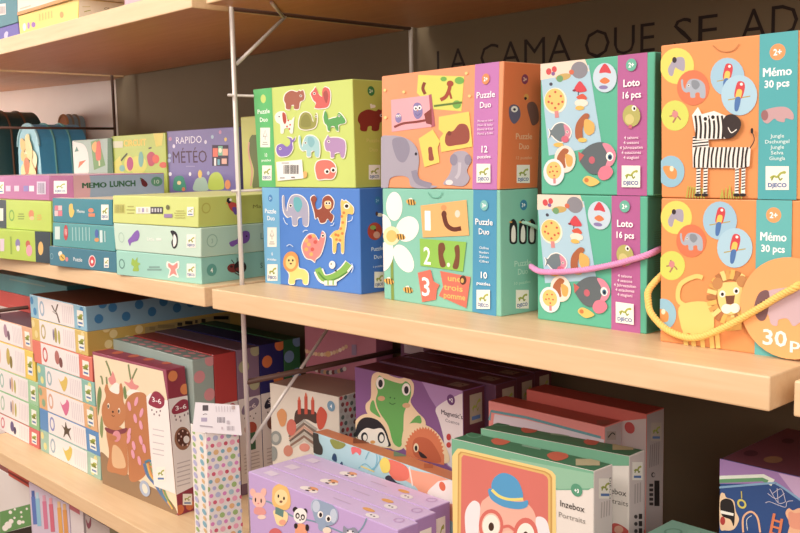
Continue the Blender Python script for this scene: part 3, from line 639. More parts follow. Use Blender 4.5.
a.blob('#f3d478', [(232, 285), (262, 278), (292, 283), (298, 322), (285, 362), (262, 372), (238, 362), (226, 322)]).ell('#c88a4a', 226, 282, 15, 17).ell('#c88a4a', 296, 276, 15, 17).ell('#f8f4ea', 240, 312, 9, 10).ell('#2a2320', 240, 313, 4.5, 5).ell('#f8f4ea', 280, 303, 9, 10).ell('#2a2320', 280, 304, 4.5, 5).poly('#7a4a34', [(248, 318), (276, 316), (272, 342), (252, 342)]).ell('#f6efe2', 252, 355, 15, 14).ell('#f6efe2', 276, 353, 15, 14).poly('#e0b050', [(252, 380), (295, 378), (296, 415), (252, 420)]).part()
# round tag hanging from the cord
q = PB(); tc = ony((640+430/2.88, 185+388/2.88), Hb.front.q[0][1]-.004)
def on_tag(cx, cy): return ony((640+cx/2.88, 185+cy/2.88), tc[1]-.0016)
n = 40; R = .0455; ctr = np.array([tc[0], tc[1], max(R+.0015, tc[2])]); tq = []
for k in range(n):
    th_ = 2*math.pi*k/n; tq.append((ctr[0]+R*math.cos(th_), ctr[2]+R*math.sin(th_)))
TM = pmat('#f4ab62', .5, name='carton')
q.add([(x, tc[1]-.0012, z) for x, z in tq]+[(x, tc[1]+.0008, z) for x, z in tq], [list(range(n)), list(range(n, 2*n))[::-1]]+[[k, n+k, n+(k+1) % n, (k+1) % n] for k in range(n)], TM)
Hb.flush(); tag_obj = Hb.child('round_tag', q)
tagface = Face([ctr+np.array([-R, -.0012, R]), ctr+np.array([R, -.0012, R]), ctr+np.array([R, -.0012, -R]), ctr+np.array([-R, -.0012, -R])])
at = Art(Hb, tagface, c); Hb.sub = tag_obj
at.part('hippopotamus_picture').blob('#cfb0b8', [(345, 330), (370, 305), (420, 295), (470, 290), (480, 370), (455, 400), (440, 405), (425, 385), (400, 388), (395, 405), (378, 400), (370, 375)]).blob('#7d5a5e', [(330, 345), (345, 310), (370, 305), (372, 345), (362, 385), (345, 390), (332, 372)]).ell('#2a2320', 350, 340, 4, 5).part()
at.part('tag_lettering').text('#fbf4ea', '30', 388, 462, 44, 70, .02).text('#fbf4ea', 'pcs', 432, 470, 32, 84, .02, center=False).part()
Hb.flush(); Hb.sub = None
q = PB(); yH = Hb.front.q[0][1]
cp = lambda x, y, yy: ony((640+x/2.88, 185+y/2.88), yy)
xl = Hb.front.q[0][0]
pts = [np.array([xl-.003, yH+.03, cp(52, 245, yH+.02)[2]]), np.array([xl-.007, yH+.016, cp(38, 258, yH+.01)[2]]), cp(27, 300, yH+.004), cp(24, 335, yH-.002), cp(34, 372, yH-.006), cp(80, 418, yH-.007), cp(150, 440, yH-.007), cp(230, 416, yH-.007), cp(330, 362, yH-.008), cp(400, 320, yH-.009), cp(445, 296, yH-.009), cp(458, 288, yH-.004)]
rope(q, pts, .0035, pmat('#f6cc62', .8, name='cord')); Hb.child('cord_handle', q, True); Hb.done()
Gq = [(660.8, 44.6), (808, 30.3), (806, 200.5), (661.4, 196)]
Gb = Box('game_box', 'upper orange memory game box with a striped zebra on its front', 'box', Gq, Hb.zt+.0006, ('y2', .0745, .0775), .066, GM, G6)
c = (645, 25, 3.045); a = memo(Gb, c, [(98, 125, 53), (147, 191, 49), (92, 276, 43), (80, 446, 42), (252, 158, 53), (288, 214, 56)])
a.part('title_band').poly('#45aeb4', [(351, 0), (468, 0), (462, 560), (344, 560)]).part()
a.part('thumb_notch').line('#c97f42', [(208, 62), (228, 78), (250, 82), (272, 76), (288, 58)], 3).part()
a.badge('#ef9a58', 405, 82, 25).part('title_lettering').text('#ffffff', 'Mémo', 404, 155, 27, 88, .025).text('#ffffff', '30 pcs', 403, 189, 22, 76, .025).part()
a.part('hippopotamus_picture').blob('#c9a0a4', [(360, 265), (390, 252), (430, 250), (452, 268), (452, 288), (430, 284), (425, 296), (405, 292), (395, 285), (375, 300), (360, 290)]).ell('#a06a6c', 366, 275, 11, 16).part()
for i, w_ in enumerate(('Jungle', 'Dschungel', 'Jungle', 'Selva', 'Giungla')): a.text('#d9f0ee', w_, 404, 343+i*17, 11, (42, 74, 42, 38, 48)[i])
a.logo(369, 430, 440, 502)
a.part('grass_picture')
for x in list(range(128, 185, 9))+list(range(232, 300, 8)): a.line('#b8b53a', [(x, 528), (x+((x*7) % 13)-6, 488+(x*5) % 22)], 4, False)
a.part()
a.part('zebra_picture')
for x, y0, w_ in ((166, 430, 13), (188, 430, 13), (284, 425, 12), (304, 420, 12)):
    a.line('#f3efe6', [(x, y0), (x-2, 516)], w_, False)
    for k in range(9): a.line('#2c2624', [(x-w_/2, y0+8+k*9), (x+w_/2-1, y0+6+k*9)], 3.6, False)
    a.ell('#2c2624', x-2, 517, 10, 5)
a.poly('#f3efe6', [(148, 362), (200, 372), (326, 372), (322, 430), (290, 436), (150, 434)])
for k in range(13): x = 157+k*13; a.line('#2c2624', [(x+4, 372), (x+((k*5) % 4)-2, 402), (x-2, 434)], 5.5)
a.poly('#f3efe6', [(150, 340), (196, 335), (200, 372), (150, 372)])
for k in range(4): a.line('#2c2624', [(150, 343+k*9), (198, 338+k*9)], 4, False)
a.poly('#f3efe6', [(148, 275), (166, 250), (178, 272), (215, 262), (255, 278), (250, 346), (162, 350)])
for k in range(7): x = 158+k*13.5; a.line('#2c2624', [(x, 276), (x+4, 310), (x+2, 346)], 6.5)
a.blob('#3a2f2e', [(248, 280), (272, 272), (294, 288), (296, 312), (275, 340), (248, 344), (240, 312)]).line('#f3efe6', [(258, 312), (268, 328), (284, 318)], 3)
a.ell('#f8f4ec', 188, 285, 11, 11).ell('#201c1a', 189, 286, 5.5, 6).ell('#f8f4ec', 212, 280, 11, 11).ell('#201c1a', 212, 281, 5.5, 6).line('#4a3a34', [(324, 376), (338, 350), (330, 322)], 3).ell('#2c2624', 331, 322, 4, 9).part()
Gb.done()
# ================================================================== middle shelf, left bay
G3 = 'flat game boxes stacked on the left of the middle shelf'
# right stack (three pastel boxes)
c = (105, 185, 4.848)
def sideart(b): return b.art('front', c), b.art('right', c)
b3 = Box('game_box', 'turquoise flat game box with butterfly, bottom of the pastel stack', 'box', [(116.1, 251), (200.8, 257), (201.8, 284.6), (116.7, 274.6)], 0, ('z', (116.7, 274.6), (201.8, 284.6)), .215, dict(front='#9bd6c6', right='#84c2b6', top='#9bd6c6'), G3)
a, ar = sideart(b3)
a.part('age_badge').ring('#5f8f86', 82, 382, 24, 6).part()
a.part('star_picture').blob('#9cc23f', [(133, 355), (146, 365), (158, 350), (158, 372), (172, 382), (162, 392), (165, 415), (148, 418), (135, 415), (140, 395), (128, 385)]).part()
a.small('#7fa8a0', 240, 398, 70, 2, 12, 8)
a.part('butterfly_picture').blob('#f4efe6', [(302, 370), (330, 380), (358, 368), (360, 400), (348, 412), (358, 448), (332, 440), (306, 450), (314, 412), (300, 398)]).blob('#ee8f86', [(309, 378), (330, 390), (351, 376), (352, 398), (342, 410), (349, 438), (332, 430), (314, 440), (320, 410), (308, 396)]).part()
a.logo(397, 381, 440, 448)
ar.badge('#4f9a90', 517, 412, 30, '4', '#e4f2ee', tr=.7)
ar.part('beetle_picture').ell('#7a2f2a', 620, 403, 28, 22).ell('#26201f', 655, 398, 30, 30).ell('#7a2f2a', 648, 408, 16, 9).ell('#26201f', 612, 395, 7, 6).line('#26201f', [(625, 380), (612, 362)], 4).line('#26201f', [(640, 372), (640, 352)], 4).line('#5a4a3a', [(628, 425), (655, 440)], 6).part()
ar.text('#4a7a78', 'S', 758, 402, 26)
b3.done()
b2 = Box('game_box', 'mint flat game box with penguin and purple bird, middle of the pastel stack', 'box', [(113.4, 224.4), (200.8, 226.6), (200.8, 256.4), (115.6, 250.6)], b3.zt+.0006, ('y2', -.005, .0145), .215, dict(front='#c6e2cf', right='#a9cdb9', top='#c6e2cf'), G3)
a, ar = sideart(b2)
a.part('age_badge').ring('#a9cdb9', 80, 255, 25, 5).part()
a.part('seal_picture').blob('#8b62bd', [(112, 268), (128, 250), (145, 228), (160, 220), (168, 240), (160, 268), (140, 276), (128, 282), (122, 296), (116, 285)]).part()
a.text('#f2f6f0', 'Little', 222, 270, 16, 34).small('#e2ece2', 262, 264, 34, 1, 8, 12)
a.part('penguin_picture').blob('#25252c', [(318, 225), (335, 222), (350, 238), (354, 270), (348, 300), (332, 308), (322, 280), (330, 255)]).blob('#f3efe8', [(335, 240), (346, 255), (346, 285), (334, 300), (330, 275)]).part()
a.logo(397, 240, 440, 305)
ar.part('age_badge').ring('#86b09c', 519, 270, 32, 5).text('#86b09c', '3', 519, 282, 22).part()
ar.part('whale_picture').blob('#7a52a8', [(602, 280), (618, 270), (640, 262), (668, 225), (698, 228), (700, 262), (680, 282), (640, 286), (622, 298), (608, 296)]).ell('#2a2030', 686, 248, 4, 4).part()
ar.text('#5f9a94', 'L', 760, 262, 30)
b2.done()
b1 = Box('game_box', 'pale yellow flat game box with parrot and barcode, top of the pastel stack', 'box', [(112.8, 196.3), (198.2, 196.3), (198, 226.6), (112.9, 223.8)], b2.zt+.0006, ('y2', -.005, .0125), .215, dict(front='#d2de78', right='#c0ca55', top='#e6ea98'), G3)
a, ar = sideart(b1)
a.part('barcode').rect('#cfcf68', 44, 92, 98, 138)
a.bars('#a3a148', 48, 96, 94, 134, 12).part()
a.small('#b3b052', 126, 104, 40, 3, 16, 5)
a.part('warning_strip').rect('#efeee2', 152, 106, 222, 138).rect('#4a4852', 222, 106, 282, 139)
for x in (168, 186, 206): a.rect('#a99cc4' if x == 186 else '#cfcabc', x-6, 112, x+6, 132)
for x in (232, 246, 260, 273): a.rect('#c9c6cc', x-4, 113, x+4, 131)
a.part().ell('#6f7048', 306, 108, 9, 12).rect('#9a80b4', 288, 140, 328, 158).small('#bcb95e', 365, 125, 55, 4, 11, 4)
a.logo(400, 106, 432, 150, text=False)
ar.part('age_badge').ring('#b0b03c', 490, 112, 26, 6).part()
ar.part('parrot_picture').blob('#c9433c', [(596, 90), (612, 82), (636, 90), (644, 115), (640, 140), (620, 130), (604, 115)]).ell('#26222a', 600, 76, 11, 14).ell('#f2eee6', 608, 72, 6, 7).blob('#6a4aa0', [(616, 112), (634, 108), (640, 138), (628, 142)]).ell('#e0a040', 590, 88, 5, 6).part()
ar.text('#8a8a34', 'Ma', 736, 112, 18, 40)
b1.done()
# teal stack
c = (0, 185, 5.926)
t3 = Box('game_box', 'dark teal flat game box with a bee, bottom of the teal stack', 'box', [(49.3, 246.8), (116.4, 251.2), (116.4, 273), (49.8, 265.2)], 0, ('z', (49.8, 265.2), (116.4, 273)), .2, dict(front='#3c7f96', right='#2f6a80', top='#e8ded0'), G3)
a = t3.art('front', c)
a.part('age_badge').ring('#8ab4c0', 307, 422, 18, 4).part()
a.part('bee_picture').ell('#efe9d8', 358, 408, 12, 16).ell('#e8bb48', 370, 430, 17, 20).line('#2c2824', [(362, 420), (378, 438)], 4).ell('#dd8a90', 397, 440, 9, 13).part()
a.text('#e8eef0', 'Puzzle', 462, 452, 22, 52)
a.part('apple_picture').ell('#f2dedb', 547, 452, 21, 36).ell('#d8434f', 547, 452, 17, 30).ell('#f6f0ea', 547, 454, 7, 11).part()
a.logo(618, 432, 646, 490, text=False); t3.done()
t2 = Box('game_box', 'mid teal flat game box with a red oval, middle of the teal stack', 'box', [(52.6, 223.2), (114.8, 225.4), (114.8, 248), (52.8, 243.2)], t3.zt+.0006, ('y2', -.012, .004), .2, dict(front='#4fa3a6', right='#3f8a90', top='#e8ded0'), G3)
a = t2.art('front', c)
a.part('label_square').rect('#cfe2dc', 326, 246, 356, 322).part()
a.part('oval_mark').ell('#c93c44', 391, 282, 13, 46).text('#f4dcd8', 'VV', 391, 300, 40, 16).part()
for k in range(6): a.line('#a9d2d0', [(430+k*20, 250), (432+k*20, 330)], 5, False)
a.part('toy_picture').ell('#4a6ab4', 574, 288, 11, 26).ell('#e09a5a', 575, 325, 14, 12).line('#cfe6e4', [(600, 268), (602, 340)], 16).line('#bcdcda', [(622, 272), (624, 338)], 6).part(); t2.done()
t1 = Box('game_box', 'teal flat game box with a yellow bird, top of the teal stack', 'box', [(52.3, 198.2), (111.8, 199.3), (112.3, 222.6), (53, 220.4)], t2.zt+.0006, ('y2', -.01, .004), .2, dict(front='#2f8a9c', right='#277888', top='#efd9bb'), G3)
a = t1.art('front', c)
a.part('number_squares').rect('#e2788a', 325, 122, 344, 150).rect('#f0c4c4', 346, 122, 368, 150).rect('#f0c4c4', 325, 152, 344, 184).rect('#e2788a', 346, 152, 370, 184).part()
a.part('bird_picture').blob('#efc650', [(412, 118), (430, 112), (434, 140), (442, 155), (432, 186), (418, 190), (410, 160)]).part()
a.text('#e6f0f0', 'Memo', 480, 165, 20, 46)
a.part('cake_picture').ell('#e8895f', 540, 150, 16, 13).rect('#e8895f', 526, 168, 564, 188).part()
a.logo(601, 116, 645, 206); t1.done()
# lime stack
l2 = Box('game_box', 'lime flat game box with dark right end and yellow oval, bottom left', 'box', [(-24, 226.6), (50.7, 233.2), (50.8, 263.6), (-24, 255.6)], 0, ('z', (0, 258.4), (50.8, 263.6)), .2, dict(front='#b3cf3a', right='#2f4650', top='#c3d752'), G3)
a = l2.art('front', c)
a.part('end_band').poly('#35454f', [(206, 255), (330, 255), (330, 500), (215, 500)]).ell('#efb95e', 242, 375, 15, 40).part()
a.part('shape_picture').rect('#dcc8d8', 2, 318, 26, 392).part().line('#8fae32', [(64, 305), (68, 410)], 10)
a.part('figure_picture').ell('#8a7fb0', 106, 345, 14, 26).ell('#e6dcd8', 108, 375, 10, 18).part()
a.part('figure_picture').ell('#c8604c', 166, 350, 13, 22).ell('#e6a0b0', 174, 388, 18, 34).part(); l2.done()
l1 = Box('game_box', 'lime flat game box with dark left end, under the magenta memory box', 'box', [(-24, 199.6), (51.0, 200.8), (51.3, 230.6), (-24, 224.6)], l2.zt+.0006, ('y2', -.02, -.002), .2, dict(front='#b9d23f', right='#c6d957', top='#c3d752'), G3)
a = l1.art('front', c)
a.part('end_band').poly('#3a4650', [(-260, 60), (36, 60), (40, 300), (-260, 300)]).rect('#ece8da', -6, 138, 20, 212).part()
a.part('ring_picture').ring('#6fae3f', 70, 180, 34, 10).part().small('#8aa03a', 126, 172, 40, 3, 14, 7)
a.part('flower_picture').ell('#e2885a', 186, 172, 16, 24).ell('#f0c48a', 190, 196, 14, 12).part().small('#d9b04a', 234, 180, 30, 3, 12, 7)
l1.done()
# memory lunch box
c = (0, 165, 5.3333)
ml = Box('memory_game_box', 'magenta and light blue memory game box titled MEMO LUNCH lying on the lime box', 'box', [(-20, 176.6), (73, 174.3), (73.7, 196.4), (-20, 198.8)], l1.zt+.0006, ('y2', .004, .01), .187, dict(front='#b85f9e', right='#9fb9d6', top='#ecc4d6'), G3)
ml_front = ml.art('front', c)
a = ml_front
a.part('end_band').poly('#a24a80', [(263, 20), (420, 20), (420, 230), (263, 230)]).part()
a.logo(-14, 90, 21, 152, text=False).logo(288, 84, 357, 152)
for x, cl in ((45, '#e0c4e4'), (90, '#e8c8de'), (140, '#8a7ac4'), (170, '#f0e4ee')): a.rect(cl, x-13, 110, x+13, 140)
a.part('barcode').rect('#d9cbe0', 198, 88, 246, 156).bars('#8a7a9a', 204, 95, 240, 150, 10).part()
a = ml.art('right', (60, 120, 6.667))
a.part('pink_panel').poly('#dfb0bc', [(60, 320), (186, 320), (205, 420), (196, 560), (60, 560)]).part()
a.part('title_lettering').text('#2e6b4a', 'MEMO', 230, 452, 36, 165, .04).text('#2e6b4a', 'LUNCH', 418, 442, 36, 172, .04).part()
a.part('aubergine_picture').blob('#6a2430', [(536, 388), (552, 392), (575, 412), (584, 432), (570, 446), (548, 436), (540, 412)]).line('#5a8a3a', [(540, 398), (534, 386)], 7).part()
a.part('oval_badge').ell('#5fa383', 644, 410, 38, 32).text('#cfe6d6', '10', 644, 424, 26, 34).part()
ml.done()
# standing boxes at the back
G4 = 'game boxes standing at the back of the middle shelf'
YB = .262
c = (130, 115, 5.926)
pm = Box('game_box', 'purple weather game box titled RAPIDO MÉTÉO standing at the back', 'box', [(166.6, 132.2), (234, 126), None, None], 0, ('y', YB), .045, dict(front='#7c70ac', right='#6a5f9a', top='#8a7fb8'), G4, skew=0)
a = pm.art('front', c)
a.part('title_lettering').text('#ece8f2', 'RAPIDO', 349, 168, 42, 152, -.004).text('#4a2440', 'MÉTÉO', 354, 283, 72, 202, .004).part()
a.part('monster_picture').blob('#3f9a80', [(262, 445), (258, 400), (270, 366), (310, 362), (326, 395), (330, 445)]).ell('#f0d8a0', 292, 402, 12, 12).ell('#e0805a', 318, 440, 10, 12).part()
a.part('monster_picture').blob('#a8c4b0', [(378, 446), (385, 395), (405, 372), (440, 370), (458, 400), (462, 446)]).ell('#efc650', 416, 350, 12, 24).part()
a.part('monster_picture').blob('#b8cc3f', [(470, 440), (468, 380), (490, 345), (525, 340), (550, 370), (560, 425), (540, 442)]).ell('#e8945a', 580, 412, 17, 28).part()
a.part('cards_picture').rect('#3a2a44', 488, 178, 584, 302).rect('#e8705a', 492, 196, 522, 248).rect('#7cc0a0', 524, 184, 550, 240).rect('#f0a890', 550, 200, 582, 240).rect('#f3ece8', 500, 255, 512, 300).rect('#6ab0c4', 520, 262, 534, 296).rect('#f0b0a0', 545, 258, 575, 290).ell('#f2ead2', 536, 210, 10, 14).part()
for x, y, cl in ((240, 142, '#c989b0'), (536, 102, '#c989b0'), (568, 145, '#e6c46a'), (490, 130, '#a9c0d0'), (240, 350, '#e8e4ee'), (358, 350, '#e8e4ee'), (466, 345, '#b9c8d8'), (262, 185, '#d8d2e4'), (450, 160, '#d8d2e4'), (236, 240, '#a9b8d8'), (234, 270, '#a9b8d8')): a.ell(cl, x, y, 8 if x > 260 else 10, 12, n=10)
a.small('#9a90c0', 360, 304, 70, 1, 9, 5)
pm.done()
c = (60, 120, 6.667)
lc = Box('game_box', 'lime fruit game box with CIRCUIT title standing left of the purple box', 'box', [(111.6, 136.6), (165, 132.3), None, None], 0, ('y', YB-.004), .045, dict(front='#b4c63f', right='#a9b43a', top='#c8d04a'), G4)
a = lc.art('front', c)
a.poly('#e0d24a', [(620, 80), (690, 80), (680, 170), (640, 180)]).poly('#d9d04f', [(340, 300), (400, 240), (440, 400), (340, 400)]).ell('#d6d24a', 520, 300, 60, 60)
a.part('title_lettering').rect('#d9d8b4', 352, 142, 420, 186).text('#f2d23f', 'CIRCUIT', 500, 172, 42, 150, .03).part()
a.part('fruit_picture').ell('#e6d24f', 462, 292, 32, 54).ell('#b83a78', 468, 292, 22, 46).line('#3a3a2a', [(408, 272), (425, 250), (450, 222)], 10).part()
a.part('leaf_picture').ell('#6fb0a4', 541, 262, 17, 52).ell('#7cb8ae', 415, 322, 18, 22).part()
a.part('fruit_picture').blob('#c03a5a', [(582, 235), (605, 212), (632, 225), (640, 270), (622, 304), (596, 304), (584, 272)]).ell('#e0583f', 640, 260, 24, 30).ell('#e0583f', 690, 300, 26, 20).line('#3a3a2a', [(592, 190), (612, 184)], 10).part(); lc.done()
gm = Box('game_box', 'grey green game box with white rabbit and ice lolly standing at the back', 'box', [(72.4, 141), (111, 137.4), None, None], 0, ('y', YB-.008), .045, dict(front='#9fb4a8', right='#4f7a55', top='#b0c2b6'), G4)
a = gm.art('front', c)
a.part('rabbit_picture').blob('#e6e2dc', [(70, 160), (110, 150), (160, 165), (185, 215), (192, 290), (180, 370), (70, 370)]).poly('#5f8f80', [(98, 212), (112, 175), (126, 208)]).poly('#e0703f', [(122, 322), (130, 278), (176, 266)]).part()
a.part('ice_lolly_card').poly('#6f9a58', [(205, 145), (262, 128), (304, 302), (228, 334)]).blob('#e0604a', [(236, 180), (250, 145), (270, 150), (274, 250), (262, 270), (242, 262)]).blob('#efa94a', [(214, 170), (232, 145), (244, 150), (238, 215), (218, 200)]).line('#d8d0a0', [(262, 270), (264, 305)], 10).part()
a.rect('#4f7a55', 318, 100, 360, 400); gm.done()
ol = Box('game_box', 'olive green box standing behind the wire upright and the lime puzzle box', 'box', [(240.6, 117.4), (300, 112), None, None], 0, ('y', .2345), .045, dict(front='#b9b85a', right='#a3a24a', top='#b9b85a'), G4)
a = ol.art('front', (130, 115, 5.926)); a.part('hill_picture').blob('#5f6b3a', [(706, 160), (722, 120), (745, 118), (900, 110), (900, 420), (760, 430), (726, 425), (735, 330), (712, 240)]).line('#c98f80', [(706, 160), (704, 230), (724, 330), (716, 420)], 9).part(); ol.done()

# arched cases
def case(px0, px1, ytop, y, depth, cols, label, taper, zb=0.0, art=None):
    p0, p1 = ony((px0, 160), y), ony((px1, 160), y); W = p1[0]-p0[0]; x0 = p0[0]; zt = ony(((px0+px1)/2, ytop), y)[2]-zb
    prof = []
    for k in range(25):
        t = math.pi*k/24; prof.append((x0+W/2-W/2*math.cos(t), zb+zt-W*.42+W*.42*math.sin(t)))
    prof = [(x0-taper, zb)]+prof+[(x0+W+taper, zb)]; n = len(prof)
    r = root('arched_case', (x0+W/2, y+depth/2, zb), label, 'case', 'arched cases at the far left')
    q = PB(); vs = [(a_, y, b_) for a_, b_ in prof]+[(a_, y+depth, b_) for a_, b_ in prof]
    q.add(vs, [[k, k+1, n+k+1, n+k] for k in range(n-1)]+[[n-1, 0, n, 2*n-1]], pmat(cols[1], .4, name='case'))
    for yy, rev in ((y, False), (y+depth, True)): q.add([(a_, yy, b_) for a_, b_ in prof], [list(range(n))[::-1] if rev else list(range(n))], pmat(cols[0], .45, name='case'))
    o = q.obj('case_body', None, loc=(x0+W/2, y+depth/2, zb)); o.location = (0, 0, 0); o.parent = r
    q = PB(); tube(q, [(a_, y, b_) for a_, b_ in prof[1:-1]], .0035, pmat(cols[2], .4), 8); o = q.obj('rim', None, True, loc=(x0+W/2, y+depth/2, zb)); o.location = (0, 0, 0); o.parent = r
    q = PB()
    for t in (.32, .66):                                   # straps around the arch
        tube(q, [(a_*1.0, y+depth*t, b_+.0012) for a_, b_ in prof], .003, pmat(cols[3], .5), 6)
    o = q.obj('strap', None, True, loc=(x0+W/2, y+depth/2, zb)); o.location = (0, 0, 0); o.parent = r
    if art:
        q = PB(); R_ = random.Random(3)
        for k in range(art):
            ax, az = x0+W*R_.uniform(.2, .8), zb+zt*R_.uniform(.4, .84); s_ = R_.uniform(.010, .022)
            pts = catmull([(ax+s_*R_.uniform(.7, 1.2)*math.cos(t), az+1.3*s_*R_.uniform(.7, 1.2)*math.sin(t)) for t in np.arange(6)*math.pi/3], 4, True)
            q.add([(p[0], y-.0006-.0002*k, p[1]) for p in pts], [list(range(len(pts)))], pmat(R_.choice(cols[4]), .5))
        o = q.obj('printed_panel', None, loc=(x0+W/2, y+depth/2, zb)); o.location = (0, 0, 0); o.parent = r
case(19, 40, 124, .235, .125, ('#86c4d6', '#3f9aca', '#9ad0de', '#5fa8a8', ['#e8cf8a', '#c8703a', '#efe0b0', '#b84a2a', '#e0b860']), 'bright blue arched case with yellow and red print on its end', .02, art=26)
case(-24, -2, 111, .20, .125, ('#5a4034', '#24474a', '#4a5a52', '#6a4a34', ['#7a2f22', '#8a4a2a', '#402824']), 'dark green arched case at the left edge of the photo', .01, art=8)
case(61, 70, 115, .375, .05, ('#d98f5f', '#7d929c', '#c08a5a', '#8a7a68', ['#e09a4a', '#c8642a']), 'grey blue arched case with orange end behind the rabbit box', .006, art=4)

# ================================================================== top shelf
G5 = 'boxes on the upper shelf'; zt0 = ZU+TH
yb_ = Box('game_box', 'yellow box with white side panel lying on the upper shelf', 'box', [(18, 15.2), (78.6, -1), (78, 20.6), (20, 35.6)], zt0, ('z', (20, 35.6), (78, 20.6)), .2, dict(front='#f3d468', right='#f3efdc', top='#f3d468'), G5)
a = yb_.art('front', (0, 0, 10.667))
a.part('small_pictures').ell('#f2efe0', 262, 290, 18, 42).ell('#b07ac0', 306, 275, 13, 36).ell('#9a6ac0', 358, 265, 22, 28).part()
for k in range(5): a.line('#cfae5a', [(425+k*32, 150-k*8), (427+k*32, 225-k*8)], 8, False)
a.part('face_picture').ell('#e6a05a', 660, 160, 20, 34).part()
a = yb_.art('right', (60, 0, 11.43))
a.poly('#efe06a', [(150, -40), (208, -40), (214, 260), (150, 260)])
a.line('#a8b13c', [(275, 135), (310, 125), (350, 118)], 9).text('#8a8a70', 'CE', 535, 112, 26, 60).small('#d9d08a', 300, 76, 120, 1, 10, 7)
yb_.done()
ob = Box('game_box', 'white and orange box lying on top of the yellow box', 'box', [(17, -12), (97, -34), (97, -4), (17.5, 14.6)], yb_.zt+.0006, ('y', yb_.c8[0][1]-.002), .2, dict(front='#f0ddd0', right='#ef7f4a', top='#f0ddd0'), G5)
a = ob.art('front', (0, 0, 10.667)); a.part('bottom_band').poly('#ef9a5a', [(150, 140), (420, 60), (800, -62), (1100, -160), (1100, -100), (800, 20), (150, 200)]).part(); a.line('#d8c0a8', [(215, 95), (330, 60)], 14); ob.done()
tb = [(-60, 37.5), (17.9, 23.6), (19.5, 35.6), (-60, 56)]
pv = Box('game_box', 'violet box under the teal box at the upper shelf corner', 'box', [(-20, 32.6), (17.9, 24.2), (19.4, 36), (-20, 47)], zt0, ('z', (0, 40.9), (19.5, 35.6)), .2, dict(front='#6a5fb4', right='#5a4fa4', top='#6a5fb4'), G5)
pv.art('front', (0, 0, 10.667)).part('figure_picture').blob('#c8c0e0', [(45, 370), (65, 335), (88, 345), (82, 395), (95, 415), (55, 420)]).part(); pv.done()
tv = Box('game_box', 'teal box with a white barcode label at the upper shelf corner', 'box', [(-20, -34), (16.6, -40), (17.6, 23.4), (-20, 32)], pv.zt+.0006, ('y', pv.c8[1][1]-.001), .2, dict(front='#4f8a98', right='#447e8c', top='#4f8a98'), G5)
tv.art('front', (0, 0, 10.667)).part('barcode_label').poly('#f0eae4', [(-60, 40), (62, 28), (64, 148), (-60, 168)]).bars('#b8aeb0', -40, 60, 56, 140, 14).part(); tv.done()
pk = Box('game_box', 'pink box right of the yellow box, mostly above the photo', 'box', [(124, -30), (190, -45), (190, -12), (124, 2.4)], zt0, ('y', .03), .2, dict(front='#dba6b8', right='#c890a8', top='#dba6b8'), G5)
pk.art('front').rect('#e8c4d0', .1, .2, .9, .5); pk.done()
# ================================================================== lower shelf, left bay
G7 = 'flat boxes stacked on the left lower shelf'
def dots(a, col, pts, r):
    for x, y in pts: a.disc(col, x, y, r)
YS = .069
def flatbox(label, quad, zb, cols, pic, shape, y=YS, depth=.27, band=None, dot=None):
    b = Box('game_box', label, 'box', quad, zb, ('y', y), depth, cols, G7)
    a = b.art('front')
    if dot:
        for u, v in ((.04, .25), (.09, .7), (.93, .2), (.88, .75)): a.disc(dot, u, v, .17)
    a.part('white_panel').rect('#efe8e6', .16, .03, .80, .97)
    for k in range(6): a.rect('#ddd0d4', .60+k*.032, .15, .612+k*.032, .85)
    a.part()
    a.part('oval_badge').ell(pic[1], .23, .5, .045, .33).ell('#efe8e6', .23, .5, .026, .22).part()
    a.part('toy_picture')
    if shape == 'bird': a.blob(pic[0], [(.40, .35), (.44, .45), (.5, .3), (.52, .15), (.56, .25), (.54, .6), (.49, .85), (.45, .7)])
    elif shape == 'star': a.blob(pic[0], [(.40, .35), (.45, .4), (.47, .12), (.5, .38), (.56, .3), (.52, .55), (.55, .85), (.48, .65), (.42, .88), (.44, .55)])
    elif shape == 'branch': a.line(pic[0], [(.42, .25), (.46, .45), (.5, .55), (.54, .92)], .025).line(pic[0], [(.48, .5), (.53, .15)], .022).line(pic[0], [(.43, .5), (.5, .6)], .02)
    elif shape == 'leaf': a.ell(pic[0], .46, .5, .025, .33, 0).ell('#b9b04a', .52, .55, .02, .3).ell('#8a7fa0', .42, .5, .015, .25)
    else: a.ell(pic[0], .44, .45, .04, .3).ell(shade(pic[0], .7), .5, .62, .03, .22)
    a.part()
    a.logo(.855, .2, .955, .82, text=False)
    return b
X0 = [(40.8, 452.8), (100.8, 479.8)]
def stackq(t0, t1, b0, b1): return [t0, t1, b1, b0]
s7 = flatbox('teal dotted flat box with yellow bird, bottom of the tall stack', [(40.2, 430.3), (100.2, 455.6), (100.8, 479.8), (40.8, 452.8)], ZL, dict(front='#9cc4b0', right='#8ab09c', top='#9cc4b0'), ('#d9c04a', '#9ab4c4'), 'bird', dot='#e6d88a')
s6 = flatbox('blue flat box with brown starfish picture, second from bottom of the tall stack', [(39.5, 409), (98.2, 431.8), (100.2, 455), (40.2, 429.8)], s7.zt+.0005, dict(front='#5a93cc', right='#4a7fb4', top='#5a93cc'), ('#5a4a3a', '#8a94cc'), 'star')
s5 = flatbox('orange and green flat box with pink bird, third from bottom of the tall stack', [(38.2, 386.6), (95.6, 405.4), (97.6, 431), (39.4, 408.4)], s6.zt+.0005, dict(front='#e6b07a', right='#d09a64', top='#e6b07a'), ('#e0709a', '#e0a88a'), 'bird', dot='#8ab08a')
s4 = flatbox('teal dotted flat box with yellow bird, in the middle of the tall stack', [(36.8, 364.4), (93.8, 381.4), (95.2, 405), (38, 386)], s5.zt+.0005, dict(front='#86c0b4', right='#74aa9e', top='#86c0b4'), ('#e0c04f', '#9ab8c0'), 'bird', dot='#e6e08a')
